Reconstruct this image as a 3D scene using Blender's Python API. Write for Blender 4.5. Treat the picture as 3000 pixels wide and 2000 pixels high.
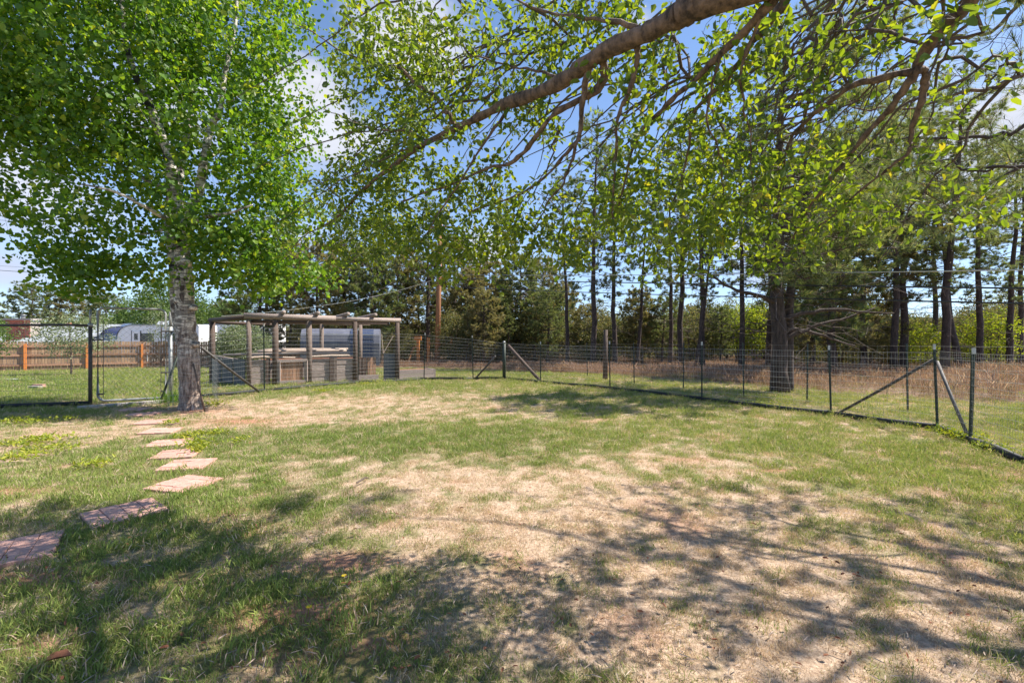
import bpy, math, random
import numpy as np
from mathutils import Vector, Matrix
R = math.radians
rng = np.random.default_rng(7)
random.seed(7)
scn = bpy.context.scene
for o in list(bpy.data.objects): bpy.data.objects.remove(o)
C = scn.collection

# ------------------------------------------------------------------ camera, world, sun, exposure
CAM_H, F = 1.3, 1333.0
cd = bpy.data.cameras.new('camera'); cam = bpy.data.objects.new('camera', cd); C.objects.link(cam)
cam.location = (0, 0, CAM_H); cam.rotation_euler = (R(90), 0, 0)
cd.lens = 16.0; cd.sensor_width = 36.0; cd.clip_start = 0.05; cd.clip_end = 3000
scn.camera = cam
SUN_AZ, SUN_EL = 11.0, 52.0            # azimuth from +X towards +Y
sun_dir = Vector((math.cos(R(SUN_AZ))*math.cos(R(SUN_EL)), math.sin(R(SUN_AZ))*math.cos(R(SUN_EL)), math.sin(R(SUN_EL))))
world = bpy.data.worlds.new('World'); scn.world = world; world.use_nodes = True
wn, wl = world.node_tree.nodes, world.node_tree.links
wn.clear()
wout = wn.new('ShaderNodeOutputWorld'); bg = wn.new('ShaderNodeBackground'); wl.new(bg.outputs[0], wout.inputs[0])
sky = wn.new('ShaderNodeTexSky'); sky.sky_type = 'NISHITA'; sky.sun_disc = False
sky.sun_elevation = R(SUN_EL); sky.sun_rotation = R(90 - SUN_AZ); sky.altitude = 1600; sky.air_density = 1.0; sky.dust_density = 0.3; sky.ozone_density = 3.0
bg.inputs[1].default_value = 0.11
def N(nt, typ, **kw):
    n = nt.nodes.new(typ)
    for k, v in kw.items():
        if k.startswith('i_'):
            key = k[2:]; key = int(key) if key.isdigit() else key
            n.inputs[key].default_value = v
        else: setattr(n, k, v)
    return n
def cloud_nodes():
    nt = world.node_tree; L = nt.links.new
    tc = N(nt, 'ShaderNodeTexCoord')
    nrm = N(nt, 'ShaderNodeVectorMath', operation='NORMALIZE'); L(tc.outputs['Generated'], nrm.inputs[0])
    ns = N(nt, 'ShaderNodeTexNoise'); ns.inputs['Scale'].default_value = 4.5; ns.inputs['Detail'].default_value = 9; ns.inputs['Roughness'].default_value = .6
    mp = N(nt, 'ShaderNodeVectorMath', operation='MULTIPLY'); mp.inputs[1].default_value = (1, 1, 2.6)
    L(nrm.outputs[0], mp.inputs[0]); L(mp.outputs[0], ns.inputs['Vector'])
    acc = None
    clouds = [(-150,520,.26,1),(30,560,.12,1),(20,780,.16,.8),(470,330,.24,.8),(880,250,.15,1),(960,400,.17,1),(1190,130,.17,1),(1230,60,.14,.8),
              (1420,730,.10,1),(1560,860,.12,.6),(2250,760,.16,.9),(2020,180,.10,.5),(2950,420,.30,1),(2750,560,.16,.7),(330,-30,.15,.8),(840,690,.13,.6),(3400,300,.4,1),(1880,60,.1,.7)]
    for px, py, r, s in clouds:
        c = Vector(((px-1500)/F, 1, (1000-py)/F)).normalized()
        sb = N(nt, 'ShaderNodeVectorMath', operation='SUBTRACT'); sb.inputs[1].default_value = c; L(nrm.outputs[0], sb.inputs[0])
        sc = N(nt, 'ShaderNodeVectorMath', operation='MULTIPLY'); sc.inputs[1].default_value = (1, 1, 1.7); L(sb.outputs[0], sc.inputs[0])
        ln = N(nt, 'ShaderNodeVectorMath', operation='LENGTH'); L(sc.outputs[0], ln.inputs[0])
        mr = N(nt, 'ShaderNodeMapRange'); mr.inputs[1].default_value = r*1.25; mr.inputs[2].default_value = 0; mr.inputs[3].default_value = 0; mr.inputs[4].default_value = s
        L(ln.outputs['Value'], mr.inputs[0])
        if acc is None: acc = mr.outputs[0]
        else:
            mx = N(nt, 'ShaderNodeMath', operation='MAXIMUM'); L(acc, mx.inputs[0]); L(mr.outputs[0], mx.inputs[1]); acc = mx.outputs[0]
    # generic scattered cloud over the whole sky + the named banks
    m1 = N(nt, 'ShaderNodeMath', operation='MULTIPLY_ADD'); m1.inputs[1].default_value = 1.0; L(acc, m1.inputs[0]); L(ns.outputs['Fac'], m1.inputs[2])
    mr = N(nt, 'ShaderNodeMapRange', interpolation_type='SMOOTHSTEP'); mr.inputs[1].default_value = .86; mr.inputs[2].default_value = 1.3; L(m1.outputs[0], mr.inputs[0])
    mix = N(nt, 'ShaderNodeMix', data_type='RGBA'); L(mr.outputs[0], mix.inputs['Factor'])
    L(sky.outputs[0], mix.inputs['A'])
    cs = N(nt, 'ShaderNodeMapRange'); cs.inputs[1].default_value = .3; cs.inputs[2].default_value = .75; cs.inputs[3].default_value = 3.0; cs.inputs[4].default_value = 4.7
    L(ns.outputs['Fac'], cs.inputs[0])
    cc = N(nt, 'ShaderNodeVectorMath', operation='SCALE'); cc.inputs[0].default_value = (.97, .985, 1.06); L(cs.outputs[0], cc.inputs['Scale'])
    L(cc.outputs[0], mix.inputs['B'])
    # thin bright veil towards the horizon, as under a hazy noon sky
    sp = N(nt, 'ShaderNodeSeparateXYZ'); L(nrm.outputs[0], sp.inputs[0])
    hz = N(nt, 'ShaderNodeMapRange', interpolation_type='SMOOTHSTEP'); hz.inputs[1].default_value = .6; hz.inputs[2].default_value = -.05; hz.inputs[3].default_value = 0; hz.inputs[4].default_value = .5
    L(sp.outputs['Z'], hz.inputs[0])
    mix2 = N(nt, 'ShaderNodeMix', data_type='RGBA'); L(hz.outputs[0], mix2.inputs['Factor']); L(mix.outputs['Result'], mix2.inputs['A']); mix2.inputs['B'].default_value = (2.0, 2.75, 4.5, 1)
    L(mix2.outputs['Result'], bg.inputs[0])
cloud_nodes()
sl = bpy.data.lights.new('sun', 'SUN'); sl.energy = 5.0; sl.angle = R(.53); sl.color = (1, .94, .84)
so = bpy.data.objects.new('sun', sl); C.objects.link(so); so.rotation_euler = sun_dir.to_track_quat('Z', 'Y').to_euler(); so.location = (20, 0, 30)
vs = scn.view_settings; vs.view_transform = 'Standard'; vs.look = 'None'; vs.gamma = 1; vs.exposure = 1.1; vs.use_curve_mapping = False
scn.cycles.max_bounces = 8; scn.cycles.transparent_max_bounces = 6; scn.cycles.sample_clamp_indirect = 8; scn.cycles.use_denoising = True

# ------------------------------------------------------------------ numpy noise, terrain, pixel -> ground point
_perm = np.random.default_rng(3).random((256, 256))
def vnoise(x, y):
    x = np.asarray(x, float); y = np.asarray(y, float)
    xi = np.floor(x).astype(int); yi = np.floor(y).astype(int); fx = x-xi; fy = y-yi
    fx = fx*fx*(3-2*fx); fy = fy*fy*(3-2*fy)
    g = lambda a, b: _perm[a & 255, b & 255]
    return (g(xi,yi)*(1-fx)+g(xi+1,yi)*fx)*(1-fy)+(g(xi,yi+1)*(1-fx)+g(xi+1,yi+1)*fx)*fy
def fbm(x, y, o=4):
    s = 0; a = .5; t = 0
    for i in range(o): s = s+a*vnoise(x*2**i+17*i, y*2**i+31*i); t += a; a *= .5
    return s/t
def sstep(a, b, x):
    t = np.clip((x-a)/(b-a), 0, 1); return t*t*(3-2*t)
def ter(x, y):
    x = np.asarray(x, float); y = np.asarray(y, float)
    return -.5*sstep(15.5, 28, y) + .03*(fbm(x*.6, y*.6, 3)-.5) - 1.2*sstep(-34, -44, x)*sstep(28, 40, y)
def T(x, y): return float(ter(x, y))
def at(px, py):
    dx = (px-1500)/F; dz = (1000-py)/F; d = CAM_H/max(-dz, 1e-4)
    for _ in range(30):
        z = T(dx*d, d); d = .5*d+.5*(CAM_H-z)/max(-dz, 1e-4)
    return Vector((dx*d, d, T(dx*d, d)))
def P(px, py, d): return Vector(((px-1500)/F*d, d, CAM_H+(1000-py)/F*d))

# ------------------------------------------------------------------ materials
def newmat(name):
    m = bpy.data.materials.new(name); m.use_nodes = True; nt = m.node_tree; nt.nodes.clear()
    out = nt.nodes.new('ShaderNodeOutputMaterial'); return m, nt, out
def ramp(nt, stops):
    r = nt.nodes.new('ShaderNodeValToRGB'); e = r.color_ramp.elements
    while len(e) > 1: e.remove(e[-1])
    e[0].position = stops[0][0]; e[0].color = (*stops[0][1], 1)
    for p, c in stops[1:]:
        k = e.new(p); k.color = (*c, 1)
    return r
def leafmat(name, stops, tr=.5, tcol=(1.25, 1.15, .55), gloss=.02, rough=.55):
    m, nt, out = newmat(name); L = nt.links.new
    g = nt.nodes.new('ShaderNodeNewGeometry'); r = ramp(nt, stops); L(g.outputs['Random Per Island'], r.inputs[0])
    d = nt.nodes.new('ShaderNodeBsdfDiffuse'); L(r.outputs[0], d.inputs[0])
    t = nt.nodes.new('ShaderNodeBsdfTranslucent')
    mu = N(nt, 'ShaderNodeVectorMath', operation='MULTIPLY'); mu.inputs[1].default_value = tcol; L(r.outputs[0], mu.inputs[0]); L(mu.outputs[0], t.inputs[0])
    mx = nt.nodes.new('ShaderNodeMixShader'); mx.inputs[0].default_value = tr; L(d.outputs[0], mx.inputs[1]); L(t.outputs[0], mx.inputs[2])
    gl = nt.nodes.new('ShaderNodeBsdfGlossy'); gl.inputs['Roughness'].default_value = rough; gl.inputs[0].default_value = (1, 1, 1, 1)
    m2 = nt.nodes.new('ShaderNodeMixShader'); m2.inputs[0].default_value = gloss; L(mx.outputs[0], m2.inputs[1]); L(gl.outputs[0], m2.inputs[2])
    L(m2.outputs[0], out.inputs[0]); return m
def solid(name, c1, c2=None, scale=8, stretch=(1, 1, 1), rough=.8, bump=.3, metal=0, detail=6, lo=.3, hi=.7, extra=None, island=0):
    m, nt, out = newmat(name); L = nt.links.new
    b = nt.nodes.new('ShaderNodeBsdfPrincipled'); L(b.outputs[0], out.inputs[0])
    b.inputs['Roughness'].default_value = rough; b.inputs['Metallic'].default_value = metal
    tc = nt.nodes.new('ShaderNodeTexCoord'); mp = N(nt, 'ShaderNodeMapping'); mp.inputs['Scale'].default_value = stretch
    L(tc.outputs['Object'], mp.inputs[0])
    oi = nt.nodes.new('ShaderNodeObjectInfo'); ad = N(nt, 'ShaderNodeVectorMath', operation='SCALE'); ad.inputs[0].default_value = (13, 7, 5); L(oi.outputs['Random'], ad.inputs['Scale']); L(ad.outputs[0], mp.inputs['Location'])
    n = nt.nodes.new('ShaderNodeTexNoise'); n.inputs['Scale'].default_value = scale; n.inputs['Detail'].default_value = detail; n.inputs['Roughness'].default_value = .65; L(mp.outputs[0], n.inputs['Vector'])
    r = ramp(nt, [(lo, c1), (hi, c2 or c1)]); L(n.outputs['Fac'], r.inputs[0])
    col = r.outputs[0]
    if island:
        hv = nt.nodes.new('ShaderNodeHueSaturation'); mr = N(nt, 'ShaderNodeMapRange'); mr.inputs[3].default_value = 1-island; mr.inputs[4].default_value = 1+island
        L(oi.outputs['Random'], mr.inputs[0]); L(mr.outputs[0], hv.inputs['Value']); L(col, hv.inputs['Color']); col = hv.outputs[0]
    L(col, b.inputs['Base Color'])
    if bump:
        bp = nt.nodes.new('ShaderNodeBump'); bp.inputs['Strength'].default_value = bump; bp.inputs['Distance'].default_value = .02; L(n.outputs['Fac'], bp.inputs['Height']); L(bp.outputs[0], b.inputs['Normal'])
    return m
M = {}
M['apple_leaf'] = leafmat('apple_leaf', [(0, (.055, .1, .02)), (.5, (.11, .18, .026)), (.96, (.2, .26, .03)), (1, (.26, .24, .04))], .55, (2.0, 1.75, .4), .03, .55)
M['aspen_leaf'] = leafmat('aspen_leaf', [(0, (.05, .12, .016)), (.5, (.095, .2, .024)), (.88, (.16, .26, .03)), (1, (.27, .32, .04))], .55, (2.0, 1.75, .45), .02, .5)
M['needle'] = leafmat('pine_needles', [(0, (.08, .125, .055)), (.6, (.155, .2, .085)), (.9, (.26, .27, .12)), (1, (.34, .26, .15))], .48, (1.5, 1.45, .7), .03, .5)
M['needle_olive'] = leafmat('pine_needles_olive', [(0, (.12, .135, .055)), (.5, (.22, .22, .095)), (.85, (.33, .29, .15)), (1, (.4, .31, .19))], .48, (1.45, 1.3, .7), .03, .5)
M['scrub'] = leafmat('scrub_leaf', [(0, (.08, .1, .04)), (.5, (.15, .165, .065)), (.85, (.24, .22, .1)), (1, (.33, .25, .15))], .4, (1.4, 1.3, .6))
M['yellow_leaf'] = leafmat('yellow_green_leaf', [(0, (.13, .19, .02)), (.6, (.25, .32, .03)), (1, (.38, .38, .04))], .5, (1.5, 1.4, .5))
M['fresh_leaf'] = leafmat('fresh_green_leaf', [(0, (.06, .12, .03)), (.6, (.12, .19, .05)), (1, (.2, .26, .09))], .45, (1.4, 1.35, .6))
M['silver_leaf'] = leafmat('silver_green_leaf', [(0, (.1, .14, .07)), (.6, (.2, .25, .12)), (1, (.36, .38, .24))], .35, (1.2, 1.15, .7))
M['weed'] = leafmat('weed_leaf', [(0, (.16, .22, .02)), (.6, (.3, .34, .03)), (1, (.42, .4, .05))], .4, (1.2, 1.2, .5))
M['bark_apple'] = solid('apple_bark', (.05, .033, .026), (.27, .175, .125), 26, (1, 1, .6), .85, 1.0, lo=.35, hi=.65)
M['bark_twig'] = solid('twig_bark', (.06, .042, .032), (.17, .12, .09), 30, rough=.8, bump=.3)
M['bark_pine'] = solid('pine_bark', (.022, .016, .015), (.11, .075, .06), 9, (2.4, 2.4, .5), .9, 1.0)
M['dead_wood'] = solid('dead_branch', (.05, .035, .03), (.14, .1, .08), 20, rough=.9)
M['t_post'] = solid('green_steel_post', (.012, .024, .018), (.03, .045, .034), 14, rough=.55, bump=.1)
M['white_tip'] = solid('white_paint_tip', (.36, .36, .34), (.55, .55, .52), 20, rough=.5, bump=.1)
M['wire'] = solid('galvanised_wire', (.3, .29, .27), (.5, .49, .46), 30, rough=.4, metal=.6, bump=0)
M['galv'] = solid('galvanised_tube', (.2, .21, .21), (.42, .43, .43), 9, (1, 1, .5), .5, .1, .5)
M['galv_dull'] = solid('dull_zinc_pipe', (.07, .062, .058), (.17, .155, .145), 9, rough=.7, bump=.2, metal=0)
M['dark_pipe'] = solid('dark_steel_pipe', (.025, .024, .024), (.09, .075, .065), 12, rough=.6, bump=.2)
M['edging'] = solid('black_edging', (.008, .009, .009), (.03, .03, .028), 8, rough=.7, bump=.3)
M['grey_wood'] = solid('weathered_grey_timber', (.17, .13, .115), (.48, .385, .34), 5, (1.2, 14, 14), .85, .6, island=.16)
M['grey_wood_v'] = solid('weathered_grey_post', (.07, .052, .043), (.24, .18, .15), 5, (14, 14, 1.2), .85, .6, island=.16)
M['brown_wood'] = solid('dark_brown_timber', (.045, .03, .024), (.14, .095, .075), 5, (14, 14, 1.2), .85, .6, island=.15)
M['pale_pole'] = solid('peeled_pole_wood', (.27, .2, .155), (.5, .4, .33), 6, (1, 12, 12), .8, .4)
M['cedar'] = solid('cedar_picket', (.2, .1, .06), (.46, .27, .17), 4, (14, 14, 1.2), .8, .5, island=.3)
M['fence_plank'] = solid('cedar_fence_plank', (.19, .115, .065), (.42, .28, .17), 3, (12, 12, 1), .85, .4, island=.25)
M['orange_post'] = solid('stained_orange_post', (.5, .15, .03), (.68, .25, .06), 5, (8, 8, 1), .6, .2)
M['orange_dull'] = solid('sun_bleached_orange_timber', (.35, .14, .05), (.5, .23, .09), 5, (8, 8, 1), .7, .3)
M['pole_wood'] = solid('utility_pole_wood', (.17, .07, .035), (.46, .21, .1), 4, (10, 10, .6), .8, .5)
M['tank'] = solid('blue_grey_cover', (.095, .1, .135), (.165, .17, .215), 3, rough=.5, bump=.1)
M['tank_dark'] = solid('dark_blue_panel', (.03, .045, .1), (.05, .07, .13), 3, rough=.5, bump=.1)
M['panel_shade_blue'] = solid('shaded_blue_grey_board', (.07, .08, .09), (.14, .145, .16), 6, (14, 14, 1), .8, .3)  # bluish shade of the enclosure's unlit faces is put into this colour
M['brick_paver'] = solid('pink_brick_paver', (.4, .21, .165), (.58, .35, .28), 26, rough=.9, bump=.5, island=.12)
M['concrete'] = solid('concrete_kerb', (.3, .27, .25), (.46, .41, .38), 14, rough=.9, bump=.4)
M['chimney_brick'] = solid('red_chimney_brick', (.34, .09, .055), (.58, .2, .13), 5, rough=.9, bump=.3, island=.35)
M['mortar'] = solid('pale_mortar', (.32, .27, .24), (.42, .37, .33), 10, rough=.95, bump=.2)
M['shingle'] = solid('grey_shingle_roof', (.26, .28, .3), (.36, .38, .4), 6, rough=.9, bump=.3)
M['house_wall'] = solid('pale_siding', (.4, .41, .4), (.5, .5, .48), 4, rough=.85, bump=.1)
M['rv_white'] = solid('white_gelcoat', (.82, .83, .84), (.9, .9, .9), 2, rough=.25, bump=0)
M['rv_grey'] = solid('grey_panel', (.3, .32, .36), (.36, .38, .42), 3, rough=.3, bump=0)
M['rv_blue'] = solid('violet_blue_panel', (.22, .24, .44), (.3, .31, .5), 2, rough=.3, bump=0)
M['rv_dark'] = solid('black_rubber_trim', (.015, .016, .018), (.04, .04, .045), 6, rough=.4, bump=0)
M['glass'] = solid('dark_window_glass', (.02, .025, .03), (.03, .035, .04), 3, rough=.08, bump=0)
M['cable'] = solid('black_cable', (.02, .02, .022), (.05, .05, .05), 6, rough=.35, bump=0)
M['cable_bright'] = solid('bare_aluminium_cable', (.55, .54, .5), (.7, .69, .64), 6, rough=.3, metal=.6, bump=0)
M['dandelion'] = solid('dandelion_yellow', (.8, .55, .02), (.85, .65, .03), 20, rough=.7, bump=0)
M['dry_leaf'] = solid('fallen_brown_leaf', (.16, .06, .03), (.28, .11, .05), 20, rough=.8)
M['pink'] = solid('salmon_flag', (.75, .25, .18), (.8, .3, .22), 6, rough=.7, bump=0)

def aspen_bark():
    m, nt, out = newmat('aspen_bark'); L = nt.links.new
    b = nt.nodes.new('ShaderNodeBsdfPrincipled'); L(b.outputs[0], out.inputs[0]); b.inputs['Roughness'].default_value = .75
    tc = nt.nodes.new('ShaderNodeTexCoord')
    def nz(sc, st, d=6, dist=0):
        mp = N(nt, 'ShaderNodeMapping'); mp.inputs['Scale'].default_value = st; L(tc.outputs['Object'], mp.inputs[0])
        n = nt.nodes.new('ShaderNodeTexNoise'); n.inputs['Scale'].default_value = sc; n.inputs['Detail'].default_value = d; n.inputs['Distortion'].default_value = dist; n.inputs['Roughness'].default_value = .6; L(mp.outputs[0], n.inputs['Vector']); return n
    scar = nz(4, (1, 1, 4.5), 7, 1.4); blot = nz(2.4, (1.3, 1.3, 1), 5, .8); furrow = nz(8, (3.2, 3.2, .5), 8, .6)
    base = ramp(nt, [(.3, (.34, .3, .26)), (.6, (.74, .69, .61))]); L(furrow.outputs[0], base.inputs[0])
    r1 = ramp(nt, [(.47, (1, 1, 1)), (.53, (0, 0, 0))]); L(scar.outputs[0], r1.inputs[0])
    r2 = ramp(nt, [(.54, (0, 0, 0)), (.6, (1, 1, 1))]); L(blot.outputs[0], r2.inputs[0])
    # bark is older, browner and more furrowed low on the trunk
    sp = N(nt, 'ShaderNodeSeparateXYZ'); L(tc.outputs['Object'], sp.inputs[0])
    age = N(nt, 'ShaderNodeMapRange'); age.inputs[1].default_value = 0.2; age.inputs[2].default_value = 2.6; age.inputs[3].default_value = .5; age.inputs[4].default_value = 0; L(sp.outputs['Z'], age.inputs[0])
    brown = ramp(nt, [(.38, (.07, .045, .036)), (.52, (.27, .2, .16)), (.7, (.56, .47, .4))]); L(furrow.outputs[0], brown.inputs[0])
    m1 = N(nt, 'ShaderNodeMath', operation='MULTIPLY'); L(r1.outputs[0], m1.inputs[0]); m1.inputs[1].default_value = .75
    mx = N(nt, 'ShaderNodeMath', operation='MAXIMUM'); L(m1.outputs[0], mx.inputs[0]); L(r2.outputs[0], mx.inputs[1])
    dark = N(nt, 'ShaderNodeMix', data_type='RGBA'); L(mx.outputs[0], dark.inputs['Factor']); L(base.outputs[0], dark.inputs['A']); dark.inputs['B'].default_value = (.03, .023, .022, 1)
    ag = N(nt, 'ShaderNodeMath', operation='MULTIPLY_ADD'); L(blot.outputs[0], ag.inputs[0]); ag.inputs[1].default_value = .8; L(age.outputs[0], ag.inputs[2])
    ar = N(nt, 'ShaderNodeMapRange'); ar.inputs[1].default_value = .55; ar.inputs[2].default_value = .85; L(ag.outputs[0], ar.inputs[0])
    fin = N(nt, 'ShaderNodeMix', data_type='RGBA'); L(ar.outputs[0], fin.inputs['Factor']); L(dark.outputs['Result'], fin.inputs['A']); L(brown.outputs[0], fin.inputs['B'])
    L(fin.outputs['Result'], b.inputs['Base Color'])
    ad = N(nt, 'ShaderNodeMath', operation='ADD'); L(furrow.outputs[0], ad.inputs[0]); L(scar.outputs[0], ad.inputs[1])
    bp = nt.nodes.new('ShaderNodeBump'); bp.inputs['Strength'].default_value = .9; bp.inputs['Distance'].default_value = .03; L(ad.outputs[0], bp.inputs['Height']); L(bp.outputs[0], b.inputs['Normal'])
    return m
M['aspen_bark'] = aspen_bark()

STRAW = [(0, (.36, .26, .18)), (.5, (.56, .43, .31)), (1, (.74, .61, .47))]
def ground_mat():
    m, nt, out = newmat('lawn_ground'); L = nt.links.new
    b = nt.nodes.new('ShaderNodeBsdfPrincipled'); L(b.outputs[0], out.inputs[0]); b.inputs['Roughness'].default_value = .95; b.inputs['Specular IOR Level'].default_value = .1
    g = nt.nodes.new('ShaderNodeNewGeometry')
    def nz(sc, d=5):
        n = nt.nodes.new('ShaderNodeTexNoise'); n.inputs['Scale'].default_value = sc; n.inputs['Detail'].default_value = d; n.inputs['Roughness'].default_value = .7; L(g.outputs['Position'], n.inputs['Vector']); return n
    a = N(nt, 'ShaderNodeAttribute', attribute_name='dry'); s = N(nt, 'ShaderNodeAttribute', attribute_name='soil'); w = N(nt, 'ShaderNodeAttribute', attribute_name='wild')
    f = nz(45, 6); f2 = nz(6, 6)
    green = ramp(nt, [(.3, (.085, .1, .035)), (.7, (.2, .2, .08))]); L(f.outputs[0], green.inputs[0])
    tan = ramp(nt, [(.3, (.24, .155, .105)), (.5, (.42, .305, .215)), (.7, (.62, .48, .36))]); L(f.outputs[0], tan.inputs[0])
    soil = ramp(nt, [(.3, (.3, .14, .085)), (.7, (.46, .25, .17))]); L(f.outputs[0], soil.inputs[0])
    wild = ramp(nt, [(.3, (.14, .09, .06)), (.7, (.27, .19, .135))]); L(f2.outputs[0], wild.inputs[0])
    ma = N(nt, 'ShaderNodeMath', operation='MULTIPLY_ADD'); L(f2.outputs[0], ma.inputs[0]); ma.inputs[1].default_value = .7; L(a.outputs['Fac'], ma.inputs[2])
    mr = N(nt, 'ShaderNodeMapRange'); mr.inputs[1].default_value = .5; mr.inputs[2].default_value = 1.15; L(ma.outputs[0], mr.inputs[0])
    x1 = N(nt, 'ShaderNodeMix', data_type='RGBA'); L(mr.outputs[0], x1.inputs['Factor']); L(green.outputs[0], x1.inputs['A']); L(tan.outputs[0], x1.inputs['B'])
    x2 = N(nt, 'ShaderNodeMix', data_type='RGBA'); L(s.outputs['Fac'], x2.inputs['Factor']); L(x1.outputs['Result'], x2.inputs['A']); L(soil.outputs[0], x2.inputs['B'])
    x3 = N(nt, 'ShaderNodeMix', data_type='RGBA'); L(w.outputs['Fac'], x3.inputs['Factor']); L(x2.outputs['Result'], x3.inputs['A']); L(wild.outputs[0], x3.inputs['B'])
    L(x3.outputs['Result'], b.inputs['Base Color'])
    bp = nt.nodes.new('ShaderNodeBump'); bp.inputs['Strength'].default_value = .8; bp.inputs['Distance'].default_value = .02; L(f.outputs[0], bp.inputs['Height']); L(bp.outputs[0], b.inputs['Normal'])
    return m
def grass_mat(name, greens, straws):
    m, nt, out = newmat(name); L = nt.links.new
    g = nt.nodes.new('ShaderNodeNewGeometry'); a = N(nt, 'ShaderNodeAttribute', attribute_type='INSTANCER', attribute_name='dry')
    t2 = N(nt, 'ShaderNodeAttribute', attribute_type='INSTANCER', attribute_name='tint')
    gr = ramp(nt, greens); st = ramp(nt, straws)
    mu = N(nt, 'ShaderNodeMath', operation='MULTIPLY'); L(g.outputs['Random Per Island'], mu.inputs[0]); mu.inputs[1].default_value = 7.13
    fr = N(nt, 'ShaderNodeMath', operation='FRACT'); L(mu.outputs[0], fr.inputs[0])
    md = N(nt, 'ShaderNodeMath', operation='MULTIPLY_ADD'); L(fr.outputs[0], md.inputs[0]); md.inputs[1].default_value = .55; sc = N(nt, 'ShaderNodeMath', operation='MULTIPLY'); L(t2.outputs['Fac'], sc.inputs[0]); sc.inputs[1].default_value = .45; L(sc.outputs[0], md.inputs[2])
    L(md.outputs[0], gr.inputs[0]); L(fr.outputs[0], st.inputs[0])
    ls = N(nt, 'ShaderNodeMath', operation='LESS_THAN'); L(g.outputs['Random Per Island'], ls.inputs[0]); L(a.outputs['Fac'], ls.inputs[1])
    mx = N(nt, 'ShaderNodeMix', data_type='RGBA'); L(ls.outputs[0], mx.inputs['Factor']); L(gr.outputs[0], mx.inputs['A']); L(st.outputs[0], mx.inputs['B'])
    d = nt.nodes.new('ShaderNodeBsdfDiffuse'); t = nt.nodes.new('ShaderNodeBsdfTranslucent'); L(mx.outputs['Result'], d.inputs[0])
    tm = N(nt, 'ShaderNodeVectorMath', operation='MULTIPLY'); tm.inputs[1].default_value = (1.3, 1.2, .8); L(mx.outputs['Result'], tm.inputs[0]); L(tm.outputs[0], t.inputs[0])
    ms = nt.nodes.new('ShaderNodeMixShader'); ms.inputs[0].default_value = .35; L(d.outputs[0], ms.inputs[1]); L(t.outputs[0], ms.inputs[2])
    L(ms.outputs[0], out.inputs[0]); return m
M['ground'] = ground_mat()
M['grass'] = grass_mat('lawn_blades', [(0, (.12, .19, .055)), (.45, (.25, .31, .085)), (1, (.42, .43, .14))], STRAW)
M['wild'] = grass_mat('wild_grass_blades', [(0, (.13, .12, .065)), (1, (.24, .17, .12))], [(0, (.21, .13, .1)), (.6, (.36, .235, .19)), (1, (.55, .41, .34))])
M['hill'] = solid('far_hill', (.06, .075, .035), (.14, .13, .07), .06, rough=1, bump=0)

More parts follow.
